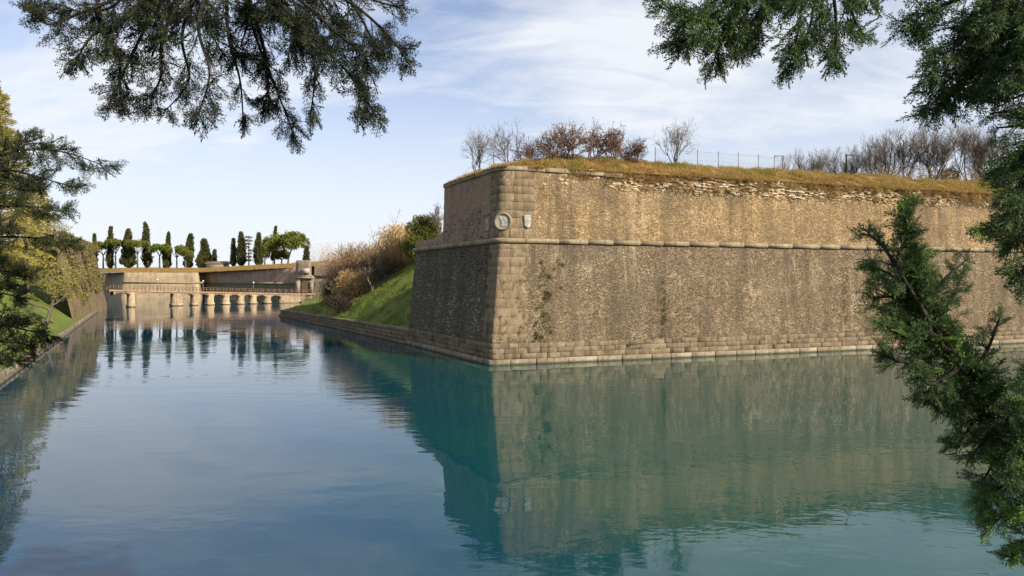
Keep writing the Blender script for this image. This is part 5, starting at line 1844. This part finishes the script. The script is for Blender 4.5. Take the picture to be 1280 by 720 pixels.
def spline(pts, n):
    pts = np.asarray(pts, float); m = len(pts)
    t = np.linspace(0, m - 1, n); out = []
    for x in t:
        i = min(int(x), m - 2); f = x - i
        p0, p1, p2, p3 = pts[max(i - 1, 0)], pts[i], pts[i + 1], pts[min(i + 2, m - 1)]
        out.append(0.5 * (2 * p1 + (p2 - p0) * f + (2 * p0 - 5 * p1 + 4 * p2 - p3) * f * f + (3 * p1 - p0 - 3 * p2 + p3) * f ** 3))
    return np.array(out)


def leafy_stem(W, Lf, poly, Y, rg, r0=0.018, side=0.30, dens=26, ssize=0.20, var=0.4, bias=(0, 0, -0.35), bare_f=0.1, dY=0.35, vspread=0.15, wmul=1.0, clump=0.0, tip=0.6):
    ph = rg.random() * 50
    """a leafy bough through photo points poly at depth Y; side = length of side shoots (m)"""
    ys = Y if hasattr(Y, '__len__') else np.full(len(poly), Y) + np.concatenate([[0], np.cumsum(rg.normal(size=len(poly) - 1) * dY * 0.4)])
    pts = spline([px(x, y, yy) for (x, y), yy in zip(poly, ys)], 24)
    L = np.linalg.norm(np.diff(pts, axis=0), axis=1).sum()
    tube(W, pts, np.linspace(r0, r0 * 0.25, len(pts)), 5)
    tg = nrm(np.gradient(pts, axis=0))
    ns = max(3, int(dens * L))
    P, D, Sz, Va = [], [], [], []
    for k in range(ns):
        f = bare_f + (1 - bare_f) * (k + rg.random()) / ns
        i = min(int(f * 23), 22)
        o_ = pts[i] + (pts[i + 1] - pts[i]) * (f * 23 - i)
        sd_ = nrm(np.cross(tg[i], rg.normal(size=3)))
        d = nrm(tg[i] * rg.uniform(0.5, 1.0) + sd_ * 0.8 + np.array(bias) * rg.uniform(0.4, 1.2))
        if clump and vnoise(f * L * 7.0, ph) < clump and f < 0.93:
            continue
        l = side * rg.uniform(0.4, 1.1) * (1.0 - tip * f)
        e = o_ + d * l
        m_ = (o_ + e) / 2 + [0, 0, 0.03 * l]
        tube(W, [o_, m_, e], [r0 * 0.28, r0 * 0.2, 0.0012], 3, cap=False)
        va = var + rg.normal() * vspread
        for g in (0.25, 0.5, 0.75, 1.0):
            P.append(o_ + (e - o_) * g); D.append(d + rg.normal(size=3) * 0.55 + np.array(bias) * 0.5); Sz.append(ssize * rg.uniform(0.45, 1.35) * (1 - 0.35 * f)); Va.append(va)
    P.append(pts[-1] - tg[-1] * 0.05); D.append(tg[-1]); Sz.append(ssize * 1.1); Va.append(var)
    add_sprays(Lf, np.array(P), np.array(D), np.array(Sz), rg, np.array(Va), wmul=wmul)


def near_tree(label, base, trunk, limbs, stems, rg, mat, name='conifer_tree', **kw):
    t = thing(name, label, 'tree', base)
    W, Lf = Acc(), Acc()
    T = Acc(); tube(T, trunk, np.linspace(0.28, 0.12, len(trunk)), 10)
    obj('trunk', T, M['bark_dark'], t)
    for lp, r in limbs:
        tube(W, spline(lp, 16), np.linspace(r, r * 0.45, 16), 7)
    allp = np.concatenate([spline(lp, 30) for lp, r in limbs])
    for st in stems:
        y0 = st[1][0] if hasattr(st[1], '__len__') else st[1]
        s0_ = px(*st[0][0], y0)
        if np.min(np.linalg.norm(allp - s0_, axis=1)) > 0.02 and st[0][0][1] < 0 or st[0][0][0] > 1300 or st[0][0][0] < -50:
            q0_ = allp[np.argmin(np.linalg.norm(allp - s0_, axis=1))]
            tube(W, spline([q0_, (q0_ + s0_) / 2 + [0, 0, 0.04], s0_], 6), [0.022, 0.021, 0.02, 0.02, 0.019, 0.018], 5)
        k2 = dict(kw); k2.update(st[2] if len(st) > 2 else {})
        leafy_stem(W, Lf, st[0], st[1], rg, **k2)
    obj('branches', W, M['bark_dark'], t)
    obj('foliage', Lf, mat, t)
    return t


# overhanging boughs, top left
tl = [
    ([(235, -60), (150, -5), (85, 22), (58, 30), (42, 8)], 5.6, dict(dens=16, side=0.20, bias=(0, 0, 0.1))),
    ([(225, -50), (160, 20), (115, 45), (97, 74)], 5.5),
    ([(240, -50), (185, 30), (160, 80), (138, 128)], 5.6),
    ([(150, 60), (150, 100), (150, 130)], 5.7, dict(side=0.2)),
    ([(250, -40), (205, 40), (200, 100), (178, 128)], 5.4),
    ([(262, -40), (228, 40), (236, 100), (207, 138)], 5.6),
    ([(270, -40), (248, 30), (262, 90), (248, 143)], 5.3),
    ([(285, -40), (285, 40), (300, 100), (304, 150)], 5.5),
    ([(300, -40), (318, 40), (345, 110), (369, 172)], 5.6, dict(dens=22, side=0.2)),
    ([(300, -40), (330, 60), (335, 110), (330, 132)], 5.4),
    ([(310, -40), (360, 30), (392, 75), (388, 148)], 5.5),
    ([(315, -30), (385, 40), (430, 85), (468, 140)], 5.3),
    ([(320, -50), (420, 40), (458, 75), (448, 135)], 5.6),
    ([(330, -60), (440, 5), (485, 45), (509, 76)], 5.4, dict(dens=18)),
    ([(350, -60), (440, -10), (500, 10)], 5.5, dict(dens=18)),
    ([(180, -70), (150, 0), (110, 15), (70, 5)], 5.9, dict(dens=20)),
    ([(200, -60), (210, 0), (195, 45)], 5.8), ([(240, -60), (250, 10), (280, 70)], 5.9), ([(300, -60), (350, 0), (380, 45)], 5.8),
    ([(360, -60), (400, 0), (430, 45)], 5.7), ([(280, -60), (310, 10), (300, 60)], 5.7), ([(150, -50), (120, 10), (140, 60)], 5.8),
    ([(230, -60), (190, -10), (160, 15), (130, 60)], 5.3), ([(330, -50), (370, 10), (360, 70)], 5.2), ([(400, -60), (450, 20), (470, 60)], 5.6, dict(dens=18)),
]
lim = px(280, -70, 5.6)
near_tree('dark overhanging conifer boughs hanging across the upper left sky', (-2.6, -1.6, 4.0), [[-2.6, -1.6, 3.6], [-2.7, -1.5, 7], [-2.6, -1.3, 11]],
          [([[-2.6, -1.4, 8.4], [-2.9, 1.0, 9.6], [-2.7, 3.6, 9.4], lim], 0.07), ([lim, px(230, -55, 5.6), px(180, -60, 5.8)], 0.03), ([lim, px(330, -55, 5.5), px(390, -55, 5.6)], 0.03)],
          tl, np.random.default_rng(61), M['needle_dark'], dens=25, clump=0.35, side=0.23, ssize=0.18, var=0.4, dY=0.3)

# right hand conifer: boughs at upper right, right edge and the low sweeping bough
tr = [
    ([(985, -70), (920, 0), (865, 22), (824, 8)], 5.2, dict(dens=24)),
    ([(975, -60), (910, 20), (870, 42), (845, 58)], 5.2), ([(980, -60), (930, 20), (900, 50), (893, 78)], 5.1),
    ([(985, -50), (945, 20), (925, 66)], 5.3), ([(950, -60), (900, -5), (850, 35)], 5.4), ([(970, -60), (960, 0), (930, 40)], 5.5),
    ([(1010, -60), (1000, 25), (987, 84)], 5.2), ([(1020, -60), (1015, 20), (1003, 55)], 5.4),
    ([(1035, -60), (1045, 25), (1044, 76)], 5.1), ([(1045, -60), (1062, 10), (1080, 44)], 5.2, dict(dens=18)), ([(1060, -70), (1078, -20), (1092, 4)], 5.2, dict(dens=16, side=0.15)),
    ([(1320, -60), (1220, -10), (1160, 15), (1140, 32)], 4.8), ([(1320, -40), (1230, 30), (1180, 70), (1160, 95)], 4.8, dict(dens=20)),
    ([(1320, -30), (1240, 40), (1195, 90), (1157, 132)], 4.7), ([(1310, -20), (1240, 60), (1205, 105), (1175, 132)], 4.9), ([(1320, 0), (1260, 60), (1225, 112)], 4.7),
    ([(1330, 20), (1280, 70), (1240, 110)], 4.6), ([(1300, -60), (1240, 0), (1200, 40)], 4.9), ([(1340, -20), (1270, 20), (1215, 55)], 4.6), ([(1340, -50), (1290, 40), (1262, 100)], 4.5),
    ([(1330, 60), (1290, 110), (1262, 125)], 4.5), ([(1330, -60), (1270, -10), (1230, 25)], 4.5), ([(1340, 0), (1300, 50), (1270, 70)], 4.4),
    ([(1340, 120), (1280, 135), (1238, 142)], 4.6, dict(dens=10, side=0.16, ssize=0.12)), ([(1340, 140), (1285, 155), (1245, 160)], 4.6, dict(dens=9, side=0.16, ssize=0.12)),
    ([(1350, 180), (1290, 195), (1248, 212)], 4.7, dict(var=0.62)), ([(1350, 200), (1300, 225), (1262, 238)], 4.7, dict(var=0.6)),
    ([(1350, 240), (1290, 265), (1238, 288)], 4.6, dict(var=0.55)), ([(1350, 220), (1300, 270), (1262, 300)], 4.6, dict(var=0.5)), ([(1350, 260), (1305, 300), (1275, 345)], 4.6, dict(var=0.5)),
    ([(1350, 160), (1300, 190), (1272, 260)], 4.5, dict(var=0.5)), ([(1350, 100), (1300, 150), (1275, 200)], 4.5),
]
lowb = [(1420, 640), (1330, 575), (1262, 520), (1215, 470), (1180, 420), (1152, 365), (1138, 310), (1132, 262)]
yl = [4.6, 4.5, 4.45, 4.4, 4.4, 4.35, 4.3, 4.3]
trl = [
    (lowb, yl, dict(r0=0.035, dens=56, side=0.22, ssize=0.15, bias=(0, 0, 0.15), var=0.55, tip=0.9)),
    (lowb[1:6], yl[1:6], dict(r0=0.008, dens=50, side=0.23, ssize=0.15, bias=(0, 0, -0.5), var=0.38)),
    ([(1175, 420), (1150, 380), (1115, 345), (1088, 332)], 4.3, dict(var=0.6)), ([(1160, 400), (1130, 350), (1105, 310), (1084, 292)], 4.3, dict(side=0.16, dens=22, var=0.5)),
    ([(1160, 385), (1125, 372), (1092, 372)], 4.3, dict(var=0.62)), ([(1180, 425), (1140, 405), (1105, 390)], 4.3, dict(var=0.7)), ([(1195, 440), (1150, 430), (1100, 405)], 4.25, dict(var=0.55)),
    ([(1210, 465), (1165, 455), (1128, 452), (1112, 448)], 4.3, dict(var=0.45)), ([(1200, 460), (1165, 480), (1150, 470)], 4.3, dict(var=0.4)), ([(1225, 480), (1180, 500), (1150, 490)], 4.3, dict(var=0.3)),
    ([(1158, 375), (1185, 345), (1207, 326)], 4.4, dict(side=0.12, dens=26, ssize=0.10)), ([(1215, 470), (1235, 435), (1250, 396)], 4.4, dict(side=0.12, dens=26, ssize=0.11)),
    ([(1170, 400), (1190, 372), (1200, 350)], 4.5, dict(side=0.12, dens=18, ssize=0.10)),
    ([(1240, 500), (1215, 530), (1195, 560)], 4.3, dict(var=0.42)), ([(1260, 515), (1235, 545), (1215, 568)], 4.3, dict(var=0.4)), ([(1262, 520), (1250, 560), (1230, 600)], 4.3, dict(var=0.35)),
    ([(1310, 560), (1280, 540), (1260, 590)], 4.2, dict(var=0.4)), ([(1300, 550), (1290, 500), (1285, 465)], 4.3, dict(var=0.5)),
    ([(1380, 610), (1300, 590), (1250, 610), (1225, 628)], 4.2, dict(var=0.75)), ([(1380, 620), (1310, 620), (1260, 640), (1238, 660)], 4.2, dict(var=0.8)),
    ([(1380, 640), (1310, 650), (1280, 675), (1268, 694)], 4.2, dict(var=0.8)), ([(1380, 600), (1300, 570), (1255, 580)], 4.2, dict(var=0.7)), ([(1380, 600), (1310, 600), (1275, 640)], 4.1, dict(var=0.75)),
    ([(1380, 640), (1330, 660), (1290, 690)], 4.1, dict(var=0.7)), ([(1330, 575), (1290, 560), (1240, 545)], 4.3, dict(var=0.35)),
]
for i_, st in enumerate(tr):
    d_ = dict(st[2]) if len(st) > 2 else {}
    tr[i_] = (st[0], st[1], d_)
for i_, st in enumerate(trl):
    d_ = dict(dens=36, side=0.15, ssize=0.13, bias=(0, 0, -0.05)); d_.update(st[2]); trl[i_] = (st[0], st[1], d_)
tk = np.array([6.6, -2.0, 0])
nt_right = near_tree('green conifer at the right edge with a low bough sweeping up over the water', (6.6, -2.0, 4.0), [tk + [0, 0, 2.6], tk + [0.05, 0, 6], tk + [-0.1, 0.1, 10], tk + [-0.1, 0.1, 13]],
          [([tk + [0, 0, 8.6], px(1450, -150, 4.8), px(1300, -110, 5.0), px(1130, -95, 5.2), px(985, -70, 5.2)], 0.05), ([tk + [0, 0, 7.6], px(1400, -40, 4.7), px(1320, -40, 4.7)], 0.05),
           ([tk + [0, 0, 6.2], px(1450, 200, 4.4), px(1345, 210, 4.6)], 0.04), ([tk + [0, 0, 4.0], px(1500, 680, 4.6), px(1420, 640, 4.6)], 0.06), ([tk + [0, 0, 5.6], px(1420, 120, 4.5), px(1335, 120, 4.6)], 0.03)],
          tr + trl, np.random.default_rng(62), M['needle'], dens=28, side=0.24, ssize=0.17, var=0.42, dY=0.25, wmul=1.25)

# dark cedar boughs at the left edge
lf_ = [
    ([(-160, 205), (-40, 200), (30, 188), (80, 190), (134, 209)], 9.0, dict(dens=15, side=0.36, bias=(0, 0, -0.25))),
    ([(-120, 210), (0, 195), (35, 180), (58, 182)], 9.2, dict(side=0.3)), ([(-120, 215), (0, 212), (50, 222), (98, 236)], 9.0, dict(dens=12, side=0.3)),
    ([(-120, 230), (-10, 228), (30, 238), (50, 230)], 9.1, {}),
    ([(-140, 262), (-20, 258), (40, 258), (82, 266)], 8.9, {}),
    ([(-140, 300), (-20, 296), (50, 298), (90, 308)], 8.9, dict(dens=12)),
    ([(-120, 345), (-10, 338), (36, 345)], 8.8, {}), ([(-120, 370), (-10, 366), (22, 372)], 8.8, {}),
    ([(-140, 400), (-20, 402), (30, 412), (64, 420)], 8.6, dict(dens=16)), ([(-120, 420), (-10, 425), (40, 432)], 8.5, dict(dens=16)), ([(-120, 440), (-10, 440), (20, 452)], 8.5, dict(dens=16)), ([(-120, 392), (-20, 395), (10, 402)], 8.6, {}),
    ([(-120, 325), (-30, 320), (4, 326)], 8.7, {}), ([(-120, 285), (-30, 280), (8, 284)], 8.7, {}),
]
tk = np.array([-10.2, 8.4, 0])
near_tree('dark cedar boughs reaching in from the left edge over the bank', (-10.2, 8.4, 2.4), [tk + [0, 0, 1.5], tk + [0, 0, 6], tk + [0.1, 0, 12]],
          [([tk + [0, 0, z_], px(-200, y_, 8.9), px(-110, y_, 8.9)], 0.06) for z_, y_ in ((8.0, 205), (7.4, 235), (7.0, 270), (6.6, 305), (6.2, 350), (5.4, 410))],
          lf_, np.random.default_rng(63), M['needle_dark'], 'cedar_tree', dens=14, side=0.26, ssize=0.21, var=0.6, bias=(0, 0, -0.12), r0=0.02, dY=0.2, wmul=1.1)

# the rest of that conifer's crown stands above and beside the frame
acc = Acc(); cr_ = np.random.default_rng(640)
for k in range(26):
    f = k / 26; az = k * 2.4; R_ = 2.9 * (1 - f) + 0.4
    shell_leaves(acc, [6.4 + math.cos(az) * R_ * 0.55, -3.6 + math.sin(az) * R_ * 0.55, 9.2 + f * 3.2], [R_ * 0.5, R_ * 0.5, 0.55], 520, 0.24, cr_, seed=k)
obj('crown', acc, M['needle'], nt_right)
# low scrub where the canal wall starts
for x, q, yt, n, sd_, lab in ((97, 1.6, 362, 2200, 71, 'low scrub at the foot of the high canal wall'), (90, 2.6, 345, 2600, 72, 'yellow scrub covering the near end of the canal wall'), (108, 0.9, 380, 900, 73, 'small weedy bush on the kerb below the canal wall')):
    b_ = bank_pt(x, q)
    loose_tree(lab, b_, hgt(b_, yt), 3, np.random.default_rng(sd_), M['olive'], n, 0.24, (0, 0), 'scrub', zlow=0.0, spread=1.0)
